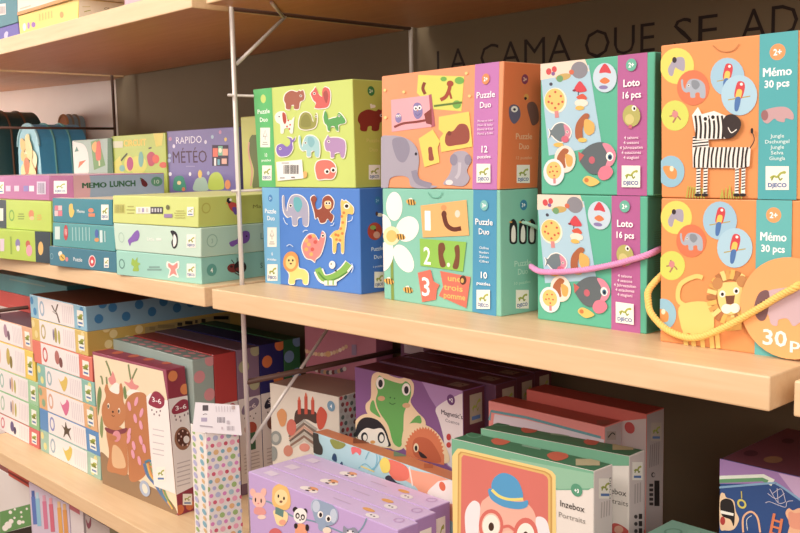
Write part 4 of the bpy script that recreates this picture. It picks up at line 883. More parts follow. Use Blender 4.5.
s3 = flatbox('coral red flat box with white panel, third from top of the tall stack', [(32, 341.6), (91.6, 355.4), (92.6, 381), (33.6, 363.6)], s4.zt+.0005, dict(front='#e87a66', right='#d0604e', top='#e87a66'), ('#b8706a', '#d85a58'), 'blob')
s2 = flatbox('mustard yellow dotted flat box, second from top of the tall stack', [(31, 318.2), (86.8, 331), (88, 355), (32.4, 341)], s3.zt+.0005, dict(front='#dfc060', right='#c9a845', top='#b08a3a'), ('#b0a04a', '#c0b070'), 'leaf', depth=.365, dot='#ecd894')
a = s2.art('right', (110, 300, 5.333))
dots(a, '#e3d08a', [(18, 180), (155, 157), (92, 212), (-20, 150), (-8, 235)], 23)
a.part('barcode_strip').poly('#a8935a', [(185, 145), (640, 72), (640, 125), (188, 205)])
for x, w_, cl in ((225, 30, '#8f7c4a'), (300, 90, '#8f7c4a'), (372, 26, '#3a3226'), (418, 14, '#3a3226'), (420, 40, '#2a241c'), (460, 14, '#4a4030'), (498, 22, '#2a241c'), (592, 80, '#1e1a16')): a.rect(cl, x-w_/2, 158-(x-185)*.155-9, x+w_/2, 158-(x-185)*.155+9)
a.part()
s1 = flatbox('light blue flat box with dark blue dots, top of the tall stack', [(29.4, 295), (85.6, 306), (87, 330.4), (30.9, 316.9)], s2.zt+.0005, dict(front='#8fc4dc', right='#82b4cc', top='#6a3a22'), ('#6a5a50', '#9ab8d0'), 'branch', depth=.335, dot='#3f8fc4')
a = s1.art('right', (110, 300, 5.333))
dots(a, '#2f7fb4', [(14, 40), (86, 87), (155, 24), (224, 62), (285, 8), (357, 42), (430, 14), (-40, 20), (-60, 100)], 25)
for b in (s1, s2, s3, s4, s5, s6, s7): b.done()
# left pile next to it
G8 = 'flat boxes in the short pile at the left edge'
def leftbox(label, tr, br, zb, cols, pic, shape, tl=None):
    dx = 46
    tr = (tr[0]-.9, tr[1]); br = (br[0]-.9, br[1]); q = [(tr[0]-dx, tr[1]-19), tr, br, (br[0]-dx, br[1]-20.5)]
    b = flatbox(label, q, zb, cols, pic, shape, y=YS, depth=.2); b.root['group'] = G8; return b
r5 = leftbox('red flat box with white panel, bottom of the left pile', (40, 430), (40.3, 452), ZL, dict(front='#dc6a6a', right='#c85858', top='#dc6a6a'), ('#6a5a8a', '#e0808a'), 'blob')
r4 = leftbox('green flat box with white panel, second from bottom of the left pile', (39.6, 406.8), (40, 429.4), r5.zt+.0005, dict(front='#8cc48a', right='#78b078', top='#c4e0b4'), ('#d8b89a', '#a9c8b0'), 'leaf')
r3 = leftbox('mint green flat box with white panel, middle of the left pile', (38.6, 383.8), (39.4, 406.2), r4.zt+.0005, dict(front='#9fd0a4', right='#86bc8c', top='#efe8dc'), ('#d9b08a', '#a0c4b8'), 'leaf')
r2 = leftbox('bright yellow flat box with red dots in the left pile', (35.4, 354.6), (36.2, 377.6), r3.zt+.0005, dict(front='#f0cf4a', right='#e0bc3a', top='#f0cf4a'), ('#c8b04a', '#e6c0a8'), 'blob')
r1 = leftbox('peach flat box with mauve dark top, top of the left pile', (32.4, 331.4), (34.4, 353.8), r2.zt+.0005, dict(front='#eab08a', right='#d89a74', top='#7a5a66'), ('#b08aa0', '#d8b0a8'), 'blob')
for b in (r1, r2, r3, r4, r5): b.done()
rz = float(ony((10, 292.5), .15)[2]); tz = float(ony((10, 274), .16)[2])
rb = Box('game_box', 'red box at the back behind the left pile', 'box', [(-12, 288.4), (34, 293), None, None], r1.zt+.001, ('y', .15), .09, dict(front='#d9493f', right='#c8402f', top='#d9493f'), 'boxes at the back of the left lower shelf', zt=rz)
rb.art('front').rect('#d8706a', .45, .78, .92, .82); rb.done()
# the two slabs behind
tb2 = Box('game_box', 'dark teal flat box lying high at the back under the shelf', 'box', [(-12, 271.6), (66, 274), None, None], rz+.0006, ('y', .15), .2, dict(front='#45949a', right='#3a848a', top='#45949a'), 'boxes at the back of the left lower shelf', zt=tz)
tb2.art('front').rect('#7a9a90', .3, .2, .75, .28); tb2.done()

# squirrel craft box and its row
G9 = 'dotted craft boxes standing in a row'
c1 = (85, 340, 5.333)
def cx(x, y, cc=c1): return (x, y)
sq = Box('craft_box', 'burgundy craft box with a brown squirrel picture at the front of the row', 'box', [(92, 351.4), (165.8, 370.2), (178.2, 516), (102.8, 483.4)], ZL, ('z', (102.8, 483.4), (178.2, 515.9)), .040, dict(front='#a04a62', right='#9a3548', top='#93374c'), G9)
a = sq.art('front', c1)
a.part('picture_panel').poly('#f0dcb8', [(44, 78), (415, 166), (440, 320), (500, 925), (92, 760)])
a.blob('#9a7a58', [(80, 600), (140, 640), (250, 730), (420, 820), (490, 930), (330, 900), (95, 770)])
for pts, cl in (([(140, 190), (128, 150), (112, 110)], '#7d8a58'), ([(245, 210), (238, 170), (232, 130)], '#7d8a58'), ([(250, 210), (268, 170), (278, 150)], '#7d8a58'), ([(95, 235), (90, 200), (82, 190)], '#7d8a58'), ([(118, 235), (115, 195)], '#7d8a58')): a.line(cl, pts, 9)
a.blob('#6f8a50', [(66, 300), (78, 245), (90, 280), (82, 340), (70, 400)]).blob('#6f8a50', [(205, 260), (215, 245), (225, 300), (212, 310)]).blob('#8a9a60', [(80, 480), (88, 400), (98, 460), (92, 520)])
a.blob('#e58f8a', [(140, 235), (125, 205), (140, 190), (148, 165), (160, 195), (165, 225)]).blob('#f6eee2', [(130, 262), (165, 225), (190, 250), (180, 285), (140, 290)]).blob('#e58f8a', [(235, 250), (210, 220), (238, 225), (250, 200), (262, 230), (288, 245), (262, 268)]).blob('#f6eee2', [(225, 290), (240, 262), (285, 268), (300, 290)]).part()
a.part('squirrel_picture').blob('#c27a48', [(215, 340), (245, 290), (290, 275), (330, 300), (350, 420), (360, 560), (340, 680), (300, 740), (240, 745), (230, 600), (215, 480)])
a.blob('#c67f4c', [(118, 470), (205, 470), (225, 560), (230, 680), (220, 720), (170, 710), (120, 690), (130, 600)]).blob('#e3b888', [(150, 560), (190, 580), (215, 640), (212, 680), (150, 668)])
a.blob('#c67f4c', [(92, 350), (112, 300), (105, 260), (118, 230), (135, 268), (180, 285), (185, 240), (196, 230), (205, 275), (205, 320), (218, 360), (210, 430), (160, 470), (110, 455), (92, 400)])
a.ell('#f6ead6', 126, 348, 6, 15).ell('#2a2018', 125, 350, 4, 10).ell('#f6ead6', 183, 374, 6, 15).ell('#2a2018', 182, 376, 4, 10).ell('#4a2e1e', 150, 380, 5, 6).line('#4a2e1e', [(144, 396), (152, 404), (160, 400)], 3)
a.blob('#8a3f4a', [(110, 462), (165, 478), (225, 465), (215, 492), (160, 500), (118, 486)]).ell('#e0909a', 170, 510, 22, 30).ell('#c27a48', 150, 520, 22, 15)
for x, y in ((238, 350), (275, 325), (303, 385), (270, 415), (300, 450), (237, 490), (300, 530), (262, 560), (235, 525), (292, 640), (258, 605), (318, 575)): a.ell('#eaa0b8', x, y, 9, 26, .25 if x % 2 else -.2, n=12)
a.part()
a.part('thread_picture')
for cl, dx in (('#4f86a4', 0), ('#e08a4a', 14), ('#7aa05a', 26), ('#5a7ab0', -10), ('#e3b04a', 8)): a.line(cl, [(325+dx, 655), (345+dx, 720), (385+dx, 770), (420+dx*.6, 830), (470, 900)], 9)
a.line('#4f86a4', [(322, 650), (350, 640), (380, 690), (400, 745), (420, 760)], 12).line('#e08a4a', [(352, 668), (380, 700), (395, 745)], 8).ell('#a9b8d0', 322, 790, 26, 45, -.3).ell('#e3e0d0', 322, 790, 13, 28, -.3).line('#4f86a4', [(420, 745), (410, 800), (440, 860)], 10).part()
a.part('white_label').poly('#f2ece8', [(330, 300), (352, 280), (430, 318), (540, 320), (540, 840), (372, 775), (352, 600)])
a.part()
a.part('age_badge').blob('#9a2f4a', [(342, 335), (352, 300), (372, 272), (400, 278), (425, 310), (424, 345), (400, 362), (365, 352)]).text('#f6eef0', '3-6', 386, 332, 26, 48)
for x, y in ((360, 370), (385, 380), (405, 375), (372, 392), (400, 398)): a.ell('#8a7078', x, y, 4, 6, n=7)
a.part()
for k, y in enumerate((470, 500, 540, 575, 600)): a.line('#cfc4c8', [(365, y), (425, y+12)], 5, False)
a.logo(385, 672, 432, 750, text=False)
ar = sq.art('right', c1)
ar.part('white_label').poly('#eee8e6', [(420, 320), (600, 285), (600, 770), (440, 850)]).part()
dots(ar, '#e88a4a', [(468, 192), (532, 262), (560, 130)], 29); dots(ar, '#d9733f', [(505, 905), (560, 880)], 27)
ar.part('age_badge').blob('#a0304a', [(462, 375), (480, 345), (515, 318), (545, 320), (560, 350), (545, 375), (500, 392), (470, 395)]).text('#f6eef0', '3-6', 512, 370, 24, 60)
for x, y in ((480, 405), (505, 410), (530, 400), (548, 392), (510, 430), (485, 425)): ar.ell('#8a7078', x, y, 4, 7, n=7)
ar.part()
ar.part('doughnut_picture').ell('#9a6a50', 520, 525, 44, 62).ell('#5f3428', 522, 520, 34, 46).ell('#eee8e6', 540, 530, 16, 20)
for x, y in ((500, 500), (520, 485), (545, 495), (500, 535), (520, 560), (545, 560), (512, 515)): ar.ell('#e8c8c0', x, y, 4, 6, n=7)
ar.part()
for k in range(6): ar.line('#c4b8bc', [(490, 660+k*24), (560, 640+k*24)], 5, False)
ar.logo(520, 820, 570, 880, text=False)
at = sq.art('top', c1)
for x, y in ((95, 50), (175, 68), (260, 86), (342, 103), (440, 122), (130, 38), (215, 52), (300, 72), (395, 92)): at.ell('#c9603f', x, y, 32, 7, -.1)
sq.done()
ROWQ = [('grey green pink-dotted craft box, second in the row behind the squirrel box', '#9cb0a8', '#e0959a', '#9aa8ac', 212.3, 190.7, 361), ('plain red craft box, third in the dotted row', '#b83a38', None, '#b83238', 234.8, 212.3, 355.3),
        ('mauve pale-dotted craft box, fourth in the row behind the wire upright', '#8a7088', '#b0b088', '#8a7a94', 257.8, 234.8, 351.6), ('navy orange-dotted craft box, fifth in the row', '#2a2a6a', '#e07a3a', '#2f2f40', 282.5, 258.5, 346.5), ('dark green blue-dotted craft box at the back end of the row', '#2f6a3f', '#7a98c4', '#2f5f40', 296, 283, 340)]
ys = [.1225, .1675, .2165, .268, .3255, .366]; XR = -.27
H0 = sq.zt
for i, (lab, cl, dc, bc, pe, ps, py) in enumerate(ROWQ):
    y0, y1 = ys[i], ys[i+1]-.0015; zt = -.166+.0015*i
    pa = proj((-.575, y0, zt)); pb_ = proj((XR, y0, zt))
    b = Box('craft_box', lab, 'box', [pa, pb_, None, None], ZL, ('y', y0), y1-y0, dict(front=cl, right=cl, top=shade(cl, .82)), G9, zt=zt)
    a = b.art('right')
    a.part('white_label').rect('#e6dfda', 0, .335, 1, .92).part()
    if dc: dots(a, dc, [(.3, .12), (.75, .25), (.85, .02)], .042)
    a.part('age_badge').blob(bc, [(.12, .42), (.25, .38), (.5, .36), (.75, .345), (.92, .37), (.85, .405), (.5, .43), (.2, .445)]).text('#f0e4e4', '3-6', .52, .412, .03, .5)
    for u, v in ((.25, .47), (.5, .465), (.75, .455), (.4, .49), (.65, .485)): a.ell('#6a5a5a', u, v, .03, .006, n=7)
    a.part()
    a.part('toy_picture')
    if i == 2: a.ell('#b8503a', .5, .55, .28, .045).rect('#3f6a4a', .3, .58, .7, .70)
    elif i == 0: a.ell('#c4a08a', .5, .55, .3, .05)
    else: a.ell('#8a5a4a', .5, .55, .3, .05).ell('#d8b090', .5, .56, .14, .02)
    a.part()
    for k in range(6): a.rect('#bfb4b0', .15, .72+k*.025, .85, .727+k*.025)
    if dc and i < 2:
        t = b.art('top')
        for u in range(9):
            for v in (.3, .75): t.ell(dc, .06+u*.11+(v > .5)*.05, v, .035, .13)
    b.done()

# polka-dot gift box with a folded price sheet
C0 = np.array([-.0415, .0045]); ang = math.radians(78); dR = np.array([math.cos(ang), math.sin(ang)]); dL = np.array([math.cos(ang+math.pi/2), math.sin(ang+math.pi/2)])
WR, WLn, zt = .0545, .070, -.230
P3 = lambda p, z: np.array([p[0], p[1], z])
class Raw(Box):
    def __init__(s, name, label, cat, c8, cols, group=None, part='carton', bev=.0012):
        s.c8 = [np.asarray(p, float) for p in c8]; s.body = PB(); s.open = []; s.part_name = part
        cc = lambda k: pmat(cols.get(k, cols['front']), .45, name='carton')
        box_bm(s.body, s.c8, {k: cc(k) for k in ('front', 'right', 'top', 'left', 'back', 'bottom')}, bev)
        q = s.c8; s.loc = np.mean([q[2], q[3], q[6], q[7]], axis=0); s.root = root(name, tuple(s.loc), label, cat, group); s.zt = q[0][2]
        s.front = Face([q[0], q[1], q[2], q[3]]); s.right = Face([q[1], q[5], q[6], q[2]]); s.top = Face([q[4], q[5], q[1], q[0]])
A0, A1, A2, A3 = C0+dL*WLn, C0, C0+dR*WR, C0+dR*WR+dL*WLn
gb = Raw('gift_box', 'tall white gift box covered in pastel dots with a folded price sheet on top', 'box', [P3(A0, zt), P3(A1, zt), P3(A1, ZL), P3(A0, ZL), P3(A3, zt), P3(A2, zt), P3(A2, ZL), P3(A3, ZL)], dict(front='#f2ece6', right='#f2ece6', top='#6a4a44'))
PAL = ['#e08ac4', '#b8c0e0', '#e08ac4', '#a8c8d0', '#f0a8c0', '#d8607a', '#f0b0c0', '#d0586a', '#7fb8cc', '#e6bc80', '#7fb8cc', '#e8b878', '#9cc070', '#b8b8e0', '#9cc070', '#b8b8e0']
a = gb.art('right'); row = 0; v = .045
while v < 1:
    for k in range(6):
        u = .09+k*.2-(.0 if row % 2 == 0 else .1); cl = PAL[(row % 4)*4+k % 4]; a.disc(cl, u, v, .020 if (k+row) % 2 else .015)
    v += .053; row += 1
a = gb.art('front'); row = 0; v = .05
while v < 1:
    for k in range(2):
        u = .74-k*.5+(.0 if row % 2 else -.02); cl = [['#7fb8cc', '#9cc070'], ['#e6bc80', '#b8b8e0']][row % 2][k % 2]; a.ell(cl, u, v, (.13, .1)[(k+row) % 2], (.021, .016)[(k+row) % 2])
    v += .047; row += 1
gb.flush()
# sheet: white price paper leaning up from the top edge
q = PB(); pn = -np.array([math.cos(ang-math.pi/2+.25), math.sin(ang-math.pi/2+.25)])
pl = onz((192.2, 431.5), zt+.001)
e1 = P3(C0+dL*WLn*.96, zt+.001); e2 = P3(C0+dR*WR*.98, zt+.001)
vn = np.cross(CAM-e1, np.array([0, 0, 1.])); 
# the sheet stands in a vertical plane through e1 facing the viewer, bent back slightly
sn = np.array([.80, -.60, 0.]); sn /= np.linalg.norm(sn)
cor = [onplane(p, P3(C0, zt-.012)+sn*.004, np.array([.80, -.60, .12])) for p in ((195.4, 402.2), (239.2, 405.2), (241.6, 435.4), (192, 431.6))]
sf = np.cross(cor[1]-cor[0], cor[3]-cor[0]); sf = sf/np.linalg.norm(sf)
q.add(cor+[p+sf*.0008 for p in cor], [[0, 3, 2, 1], [4, 5, 6, 7], [0, 1, 5, 4], [1, 2, 6, 5], [2, 3, 7, 6], [3, 0, 4, 7]], pmat('#eeeaf0', .6, name='paper'))
gb.flush(); ps = gb.child('price_sheet', q); gb.sub = ps
fa = Face(cor); aa = Art(gb, fa, (180, 390, 7.11))
aa.part('price_print').rect('#5a5058', 160, 106, 200, 142).line('#6a6068', [(162, 168), (178, 164), (192, 166)], 4).rect('#b4aac8', 150, 190, 192, 218).bars('#8a8290', 264, 186, 320, 226, 10).bars('#b8b0b8', 332, 250, 386, 284, 9).line('#b0a8b4', [(140, 248), (230, 258)], 9, False).rect('#c0a8a0', 366, 110, 390, 134)
for k in range(7): aa.line('#d0c8d0', [(255+k*20, 112), (257+k*20, 150)], 5, False)
aa.rect('#c8c0ca', 330, 210, 350, 236).rect('#d0c4cc', 292, 256, 304, 276).part()
gb.flush(); gb.sub = None; gb.done()

# ================================================================== lower shelf, right bay
GA = 'lilac boxes lying in a row at the front of the right lower shelf'
ly = [.02, .0575, .098, .1385]; zl_t = -.273
lx1 = [.374, .366, .352]
LL = ['lilac box with baby animals on its front, nearest of the three lilac boxes', 'plain lilac box between the two other lilac boxes', 'lilac box at the back of the three, touching the blue and orange box']
for i in range(3):
    y0, y1 = ly[i], ly[i+1]-.0012
    b = Box('baby_toy_box', LL[i], 'box', [proj((.0485, y0, zl_t)), proj((lx1[i], y0, zl_t)), None, None], ZL, ('y', y0), y1-y0, dict(front='#c4a6dc', right='#b08cc8', top='#d8c0ea'), GA, zt=zl_t)
    t = b.art('top', None)
    t.part('tiger_picture').ell('#f0a06a', .40, .5, .035, .2).ell('#f6ece8', .37, .6, .03, .18).ell('#f6ece8', .43, .62, .022, .16).ell('#4a3a3a', .385, .5, .009, .06).ell('#4a3a3a', .42, .55, .009, .06).ell('#4a3a3a', .40, .72, .012, .05).part()
    t.part('cat_picture').ell('#e8a85a', .76, .42, .035, .12).ell('#efe8ec', .82, .72, .035, .18).ell('#4a3a44', .81, .7, .006, .04).ell('#4a3a44', .83, .72, .006, .04).part()
    t.ring('#c8a4d4', .93, .35, .2, .05).rect('#e8d8ec', .07, .3, .14, .7).rect('#c8b0d0', .55, .5, .66, .56)
    r = b.art('right', None); r.logo(.2, .1, .75, .42, text=False); 
    for k in range(5): r.rect('#9a74a8', .3, .5+k*.05, .7, .515+k*.05)
    if i == 0:
        a = b.art('front', (240, 440, 5.714))
        a.line('#7a9ab0', [(48, 330), (100, 345), (160, 352), (220, 385), (300, 435), (380, 455), (440, 470), (540, 510), (640, 545), (700, 500), (735, 420)], 9)
        a.part('rabbit_picture').ell('#f2b8a8', 75, 300, 17, 24, -.3).ell('#f2b8a8', 135, 300, 17, 26, .2).blob('#f4bfae', [(80, 310), (108, 300), (135, 315), (148, 350), (130, 382), (95, 382), (72, 350)]).blob('#e89a94', [(88, 385), (135, 388), (150, 420), (120, 430), (82, 418)]).ell('#f6d4c4', 125, 440, 24, 13).ell('#2a2024', 90, 342, 4, 13).ell('#2a2024', 122, 347, 4, 13).ell('#e08a84', 106, 362, 6, 4).part()
        a.part('lion_picture').blob('#f0c06a', [(185, 320), (190, 275), (225, 250), (262, 262), (285, 305), (290, 370), (265, 400), (210, 390), (186, 360)]).ell('#f6dc9a', 236, 328, 38, 46).blob('#f6dc9a', [(195, 400), (265, 410), (275, 450), (250, 490), (215, 482), (200, 445)]).poly('#5f8a84', [(205, 380), (252, 400), (248, 442), (202, 420)]).ell('#2a2024', 221, 320, 5, 10).ell('#2a2024', 253, 333, 5, 10).ell('#8a5a44', 236, 352, 9, 7).ell('#f0a888', 245, 470, 20, 16).part()
        a.part('panda_picture').ell('#2c2628', 318, 398, 15, 17).ell('#2c2628', 373, 408, 13, 18).ell('#f6f2ec', 346, 432, 38, 44).ell('#2c2628', 331, 432, 12, 17).ell('#2c2628', 361, 440, 12, 17).ell('#f6f2ec', 332, 433, 6, 9).ell('#f6f2ec', 361, 441, 6, 9).ell('#2c2628', 346, 456, 6, 4).blob('#f0a07a', [(325, 485), (375, 485), (382, 560), (322, 560)]).ell('#2c2628', 322, 490, 11, 16).ell('#2c2628', 386, 500, 10, 20).part()
        a.part('elephant_picture').ell('#b4c4dc', 437, 378, 30, 42).ell('#b4c4dc', 535, 430, 28, 48).blob('#93a9c6', [(415, 360), (450, 340), (500, 350), (545, 385), (560, 430), (545, 475), (500, 490), (450, 480), (425, 440)]).ell('#c2d0e4', 438, 378, 22, 34).ell('#c2d0e4', 537, 432, 20, 40).ell('#f8f4f0', 462, 425, 16, 20).ell('#2a2024', 464, 427, 9, 13).ell('#f8f4f0', 508, 448, 16, 20).ell('#2a2024', 509, 450, 9, 13).blob('#93a9c6', [(460, 455), (490, 465), (495, 505), (470, 520), (450, 500)]).ell('#f2ddc8', 500, 515, 24, 18).part()
        a.part('kitten_picture').blob('#8f93a8', [(595, 490), (618, 505), (655, 498), (672, 515), (680, 560), (600, 560)]).ell('#e8e4ea', 633, 530, 20, 16).ell('#2a2024', 620, 518, 5, 5).ell('#2a2024', 648, 522, 5, 5).part()
        a.part('red_shape').ell('#d8686a', 205, 540, 38, 38).part()
    b.done()
# blue and orange box behind lilac
bo = Box('game_box', 'light blue and orange box with party pictures behind the lilac boxes', 'box', [(313, 431.8), (458, 483), None, None], ZL, ('y2', .158, .143), .028, dict(front='#a9cfd8', right='#e8956a', top='#cf7a4a'), 'boxes standing at the back of the right lower shelf')
c = (280, 430, 4.444); a = bo.art('front', c)
a.part('orange_panel').blob('#f0a07f', [(470, 140), (560, 170), (600, 180), (800, 240), (800, 420), (640, 300), (600, 250), (520, 200)]).blob('#e8705a', [(478, 130), (560, 160), (572, 215), (520, 225), (485, 190)]).line('#f6ddd0', [(575, 165), (590, 250)], 6).part()
a.part('white_panel').blob('#efe4de', [(690, 240), (720, 225), (800, 230), (800, 330), (660, 290)]).part()
a.part('age_badge').disc('#e2683f', 722, 250, 20).part()
a.blob('#3a3632', [(140, 20), (168, 10), (175, 50), (190, 80), (185, 110), (150, 100), (140, 70)]).blob('#8a8f3a', [(225, 40), (290, 60), (275, 82), (240, 80)]).blob('#27476e', [(232, 130), (238, 105), (250, 110), (252, 140)]).blob('#27476e', [(268, 150), (276, 140), (280, 155)]).blob('#e8686a', [(320, 75), (360, 85), (356, 112), (340, 98), (322, 108)])
for p in ([(380, 130), (400, 95), (430, 110), (425, 160), (395, 180)], [(350, 170), (380, 150), (420, 185)], [(430, 90), (445, 130), (415, 180)]): a.line('#6fb4c8', p, 4)
a.blob('#e6d04a', [(445, 140), (470, 118), (490, 150), (485, 185), (460, 190), (448, 170)]).line('#e8d070', [(360, 160), (420, 185)], 6)
a.blob('#3a3a4a', [(470, 208), (490, 202), (520, 232), (560, 245), (480, 225)])
t = bo.art('top', c); t.rect('#6f8a70', 505, 95, 560, 118).rect('#8a4a2a', 325, 38, 395, 60).rect('#b85f34', 640, 150, 680, 170)
bo.done()
# cake box
ck = Box('toy_box', 'white box with striped birthday cake picture and dotted side', 'box', [(269.6, 383), (338.5, 397), None, None], ZL, ('y2', .20, .218), .10, dict(front='#ded4c6', right='#c2beb6', top='#9a7a68'), 'boxes standing at the back of the right lower shelf')
c = (255, 370, 5.327); a = ck.art('front', c)
a.part('cake_picture').blob('#4f3a34', [(215, 225), (250, 205), (325, 225), (328, 285), (270, 262), (215, 290)])
for k, cl in enumerate(('#a9a59c', '#7d6a5e', '#c89a84', '#6a5a50', '#b8b0a4', '#8a6a5a', '#c4bcae')): a.line(cl, [(180+k*2, 345+k*12), (262, 268+k*17), (330, 318+k*17)], 15, False)
for x in (236, 272, 308): a.line('#c8503c', [(x, 160 if x != 272 else 140), (x+1, 235)], 17, False); a.blob('#d9663f', [(x-6, 160-(x == 272)*20), (x, 140-(x == 272)*22), (x+6, 160-(x == 272)*20)])
a.part()
a.part('fruit_picture').blob('#d8935a', [(118, 230), (145, 205), (170, 235), (162, 290), (140, 300), (126, 270)]).part()
a.part('fruit_picture').blob('#d0523c', [(330, 235), (352, 195), (385, 235), (370, 300), (345, 318), (332, 290)]).part()
a.part('flower_picture').ell('#cf6a5a', 195, 305, 26, 44).ell('#c8806a', 178, 430, 25, 30).ell('#d88a7a', 265, 412, 28, 22).part()
a.part('plate_picture').ell('#8a8f8c', 112, 362, 30, 38).ell('#b4b4ac', 112, 362, 17, 22).ell('#8a8f8c', 98, 445, 22, 40).part()
a.badge('#6f98b4', 407, 192, 28, '4', tr=.7)
r = ck.art('right', c)
for i, row in enumerate(range(150, 520, 34)):
    for j in range(8): r.disc(('#c84a50', '#5f6a62', '#b8b0a8', '#7a4a44')[(i*3+j) % 4], 458+j*24+(i % 2)*8, row-j*4, 12)
ck.done()
# pink jewellery boxes behind
pj = Box('jewellery_kit_box', 'pink box with bead necklace picture behind the cake box', 'box', [proj((-.215, .335, -.085)), proj((-.012, .335, -.085)), None, None], ZL, ('y', .335), .04, dict(front='#c47a90', right='#a8607a', top='#c47a90'), 'boxes standing at the back of the right lower shelf', zt=-.085)
a = pj.art('front', (240, 320, 6.123))
a.part('necklace_picture')
for k in range(17):
    x = 355+k*18.5; a.ell(('#e8c8a0', '#d8b48a', '#efdcc0')[k % 3], x, 165+54*(1-((k-8)/8.5)**2)-8, 11, 13, n=10)
a.ell('#e6b878', 541, 208, 17, 18).part()
a.part('bracelet_picture')
for k in range(12): a.ell(('#5a5a60', '#d8d4cc', '#7a3a3a', '#8a8f98', '#c8a070')[k % 5], 455+k*17, 295+26*(1-((k-5.5)/6)**2), 12, 14, n=10)
a.part(); a.ell('#e0603f', 665, 405, 28, 12).ell('#e0603f', 690, 380, 6, 14)
a.rect('#9a86a8', 686, 150, 715, 215); pj.done()
pj2 = Box('jewellery_kit_box', 'mauve box with small white panel in the gap behind the frog box', 'box', [proj((.008, .375, -.07)), proj((.09, .375, -.07)), None, None], ZL, ('y', .375), .03, dict(front='#8a5a78', right='#7a4a68', top='#8a5a78'), 'boxes standing at the back of the right lower shelf', zt=-.075)
pj2.art('front').part('white_panel').rect('#cfc0c8', .12, .04, .75, .12).rect('#cfc0c8', .12, .17, .7, .21).part(); pj2.done()
# frog boxes
GF = 'dark purple magnet boxes standing one behind the other'
fy = [.205, .2535, .302, .3465, .39]; fz = [-.140, -.137, -.136, -.135]
FL = ['purple magnet box with green frog, penguin and orange hedgehog on its front', 'dark purple magnet box, first one behind the frog box', 'dark purple magnet box, second one behind the frog box', 'dark purple magnet box at the very back behind the frog box']
fx = [(.0815, .3145)]+[(.086+.004*i, float(ony(p, fy[i+1])[0])) for i, p in enumerate(((495.5, 384), (516, 379), (534, 373)))]
for i in range(4):
    b = Box('magnet_game_box', FL[i], 'box', [proj((fx[i][0], fy[i], fz[i])), proj((fx[i][1], fy[i], fz[i])), None, None], ZL, ('y', fy[i]), fy[i+1]-fy[i]-.0012, dict(front='#8a5a94' if i == 0 else '#6a4460', right='#6a3440', top='#66303c'), GF, zt=fz[i])
    r = b.art('right', None); r.logo(.3, .03, .85, .17, bg='#b8a890', text=False)
    t = b.art('top', None); t.rect('#8a7068', .38, .4, .47, .55).rect('#7a5a58', .62, .4, .70, .6).part('logo').rect('#9a8a78', .82, .3, .93, .75).line('#4a2a30', [(.84, .6), (.875, .4), (.91, .5)], .015).part()
    if i == 0:
        c = (340, 330, 3.555); a = b.art('front', c)
        a.blob('#b088bc', [(285, 130), (470, 190), (470, 480), (380, 480), (372, 370), (350, 290), (310, 220)])
        a.part('white_panel').blob('#e6dcdc', [(455, 232), (400, 240), (355, 265), (340, 285), (352, 320), (368, 380), (385, 480), (470, 490), (480, 350)]).part()
        a.badge('#6f3f7a', 395, 248, 19, '+2', tr=.7)
        a.part('title_lettering').text('#4a3a48', "Magnetic's", 398, 308, 17, 76, .02).text('#8a8088', 'Cosmos', 400, 332, 12, 50).part()
        a.part('frog_picture').blob('#efd2a6', [(112, 175), (125, 152), (160, 150), (180, 162), (215, 172), (240, 168), (262, 190), (262, 225), (252, 255), (275, 290), (303, 320), (298, 350), (240, 360), (225, 420), (180, 420), (150, 350), (100, 300), (92, 265), (110, 240)])
        a.blob('#5fae4f', [(128, 190), (140, 162), (158, 172), (215, 190), (235, 182), (252, 200), (252, 235), (240, 268), (228, 300), (225, 380), (215, 415), (190, 400), (172, 340), (140, 290), (128, 250), (135, 220)]).blob('#5fae4f', [(110, 260), (120, 250), (130, 280), (145, 310), (125, 300), (108, 285)]).blob('#5fae4f', [(285, 305), (290, 330), (265, 335), (240, 345), (268, 310)])
        a.ell('#f6f2e8', 144, 188, 15, 22).ell('#26222a', 145, 190, 8, 14).ell('#f6f2e8', 236, 211, 15, 22).ell('#26222a', 237, 213, 8, 14).ell('#d8a878', 148, 243, 13, 9).ell('#d8a878', 237, 268, 14, 9).line('#2f6a30', [(176, 258), (187, 264), (198, 260)], 3).ell('#2f6a30', 180, 240, 2.5, 3).ell('#2f6a30', 195, 243, 2.5, 3).part()
        a.part('penguin_picture').blob('#efd2a6', [(52, 340), (65, 312), (95, 298), (135, 308), (165, 335), (182, 375), (182, 420), (60, 390)]).blob('#26242c', [(60, 345), (75, 318), (100, 310), (135, 320), (160, 348), (174, 385), (174, 415), (64, 385)]).blob('#f2e8dc', [(72, 365), (95, 348), (120, 352), (150, 350), (168, 385), (165, 415), (72, 390)]).ell('#26242c', 88, 380, 12, 17).ell('#f2e8dc', 90, 382, 7, 11).ell('#26242c', 148, 382, 13, 20).ell('#f2e8dc', 149, 384, 8, 13).ell('#e6a04a', 118, 398, 9, 6).part()
        a.part('hedgehog_picture').blob('#efd2a6', [(228, 420), (224, 370), (240, 338), (275, 330), (330, 350), (370, 400), (388, 470), (300, 460)])
        pts = []
        for k in range(40):
            t_ = -2.9+k*.075; rad = 1.0 if k % 2 else .9; pts.append((300+72*rad*math.cos(t_), 440+98*rad*math.sin(t_)))
        a.poly('#df7a4c', pts+[(372, 480), (236, 450)]).blob('#c8603a', [(262, 395), (290, 380), (330, 400), (360, 470), (270, 450)]).ell('#efd9b4', 272, 418, 9, 16).ell('#26242c', 272, 420, 5, 10).blob('#3a2a2c', [(280, 430), (296, 438), (312, 455), (290, 452)]).part()
        a.ell('#c8403a', 388, 380, 8, 12).ell('#c8403a', 388, 408, 8, 10)
    b.done()
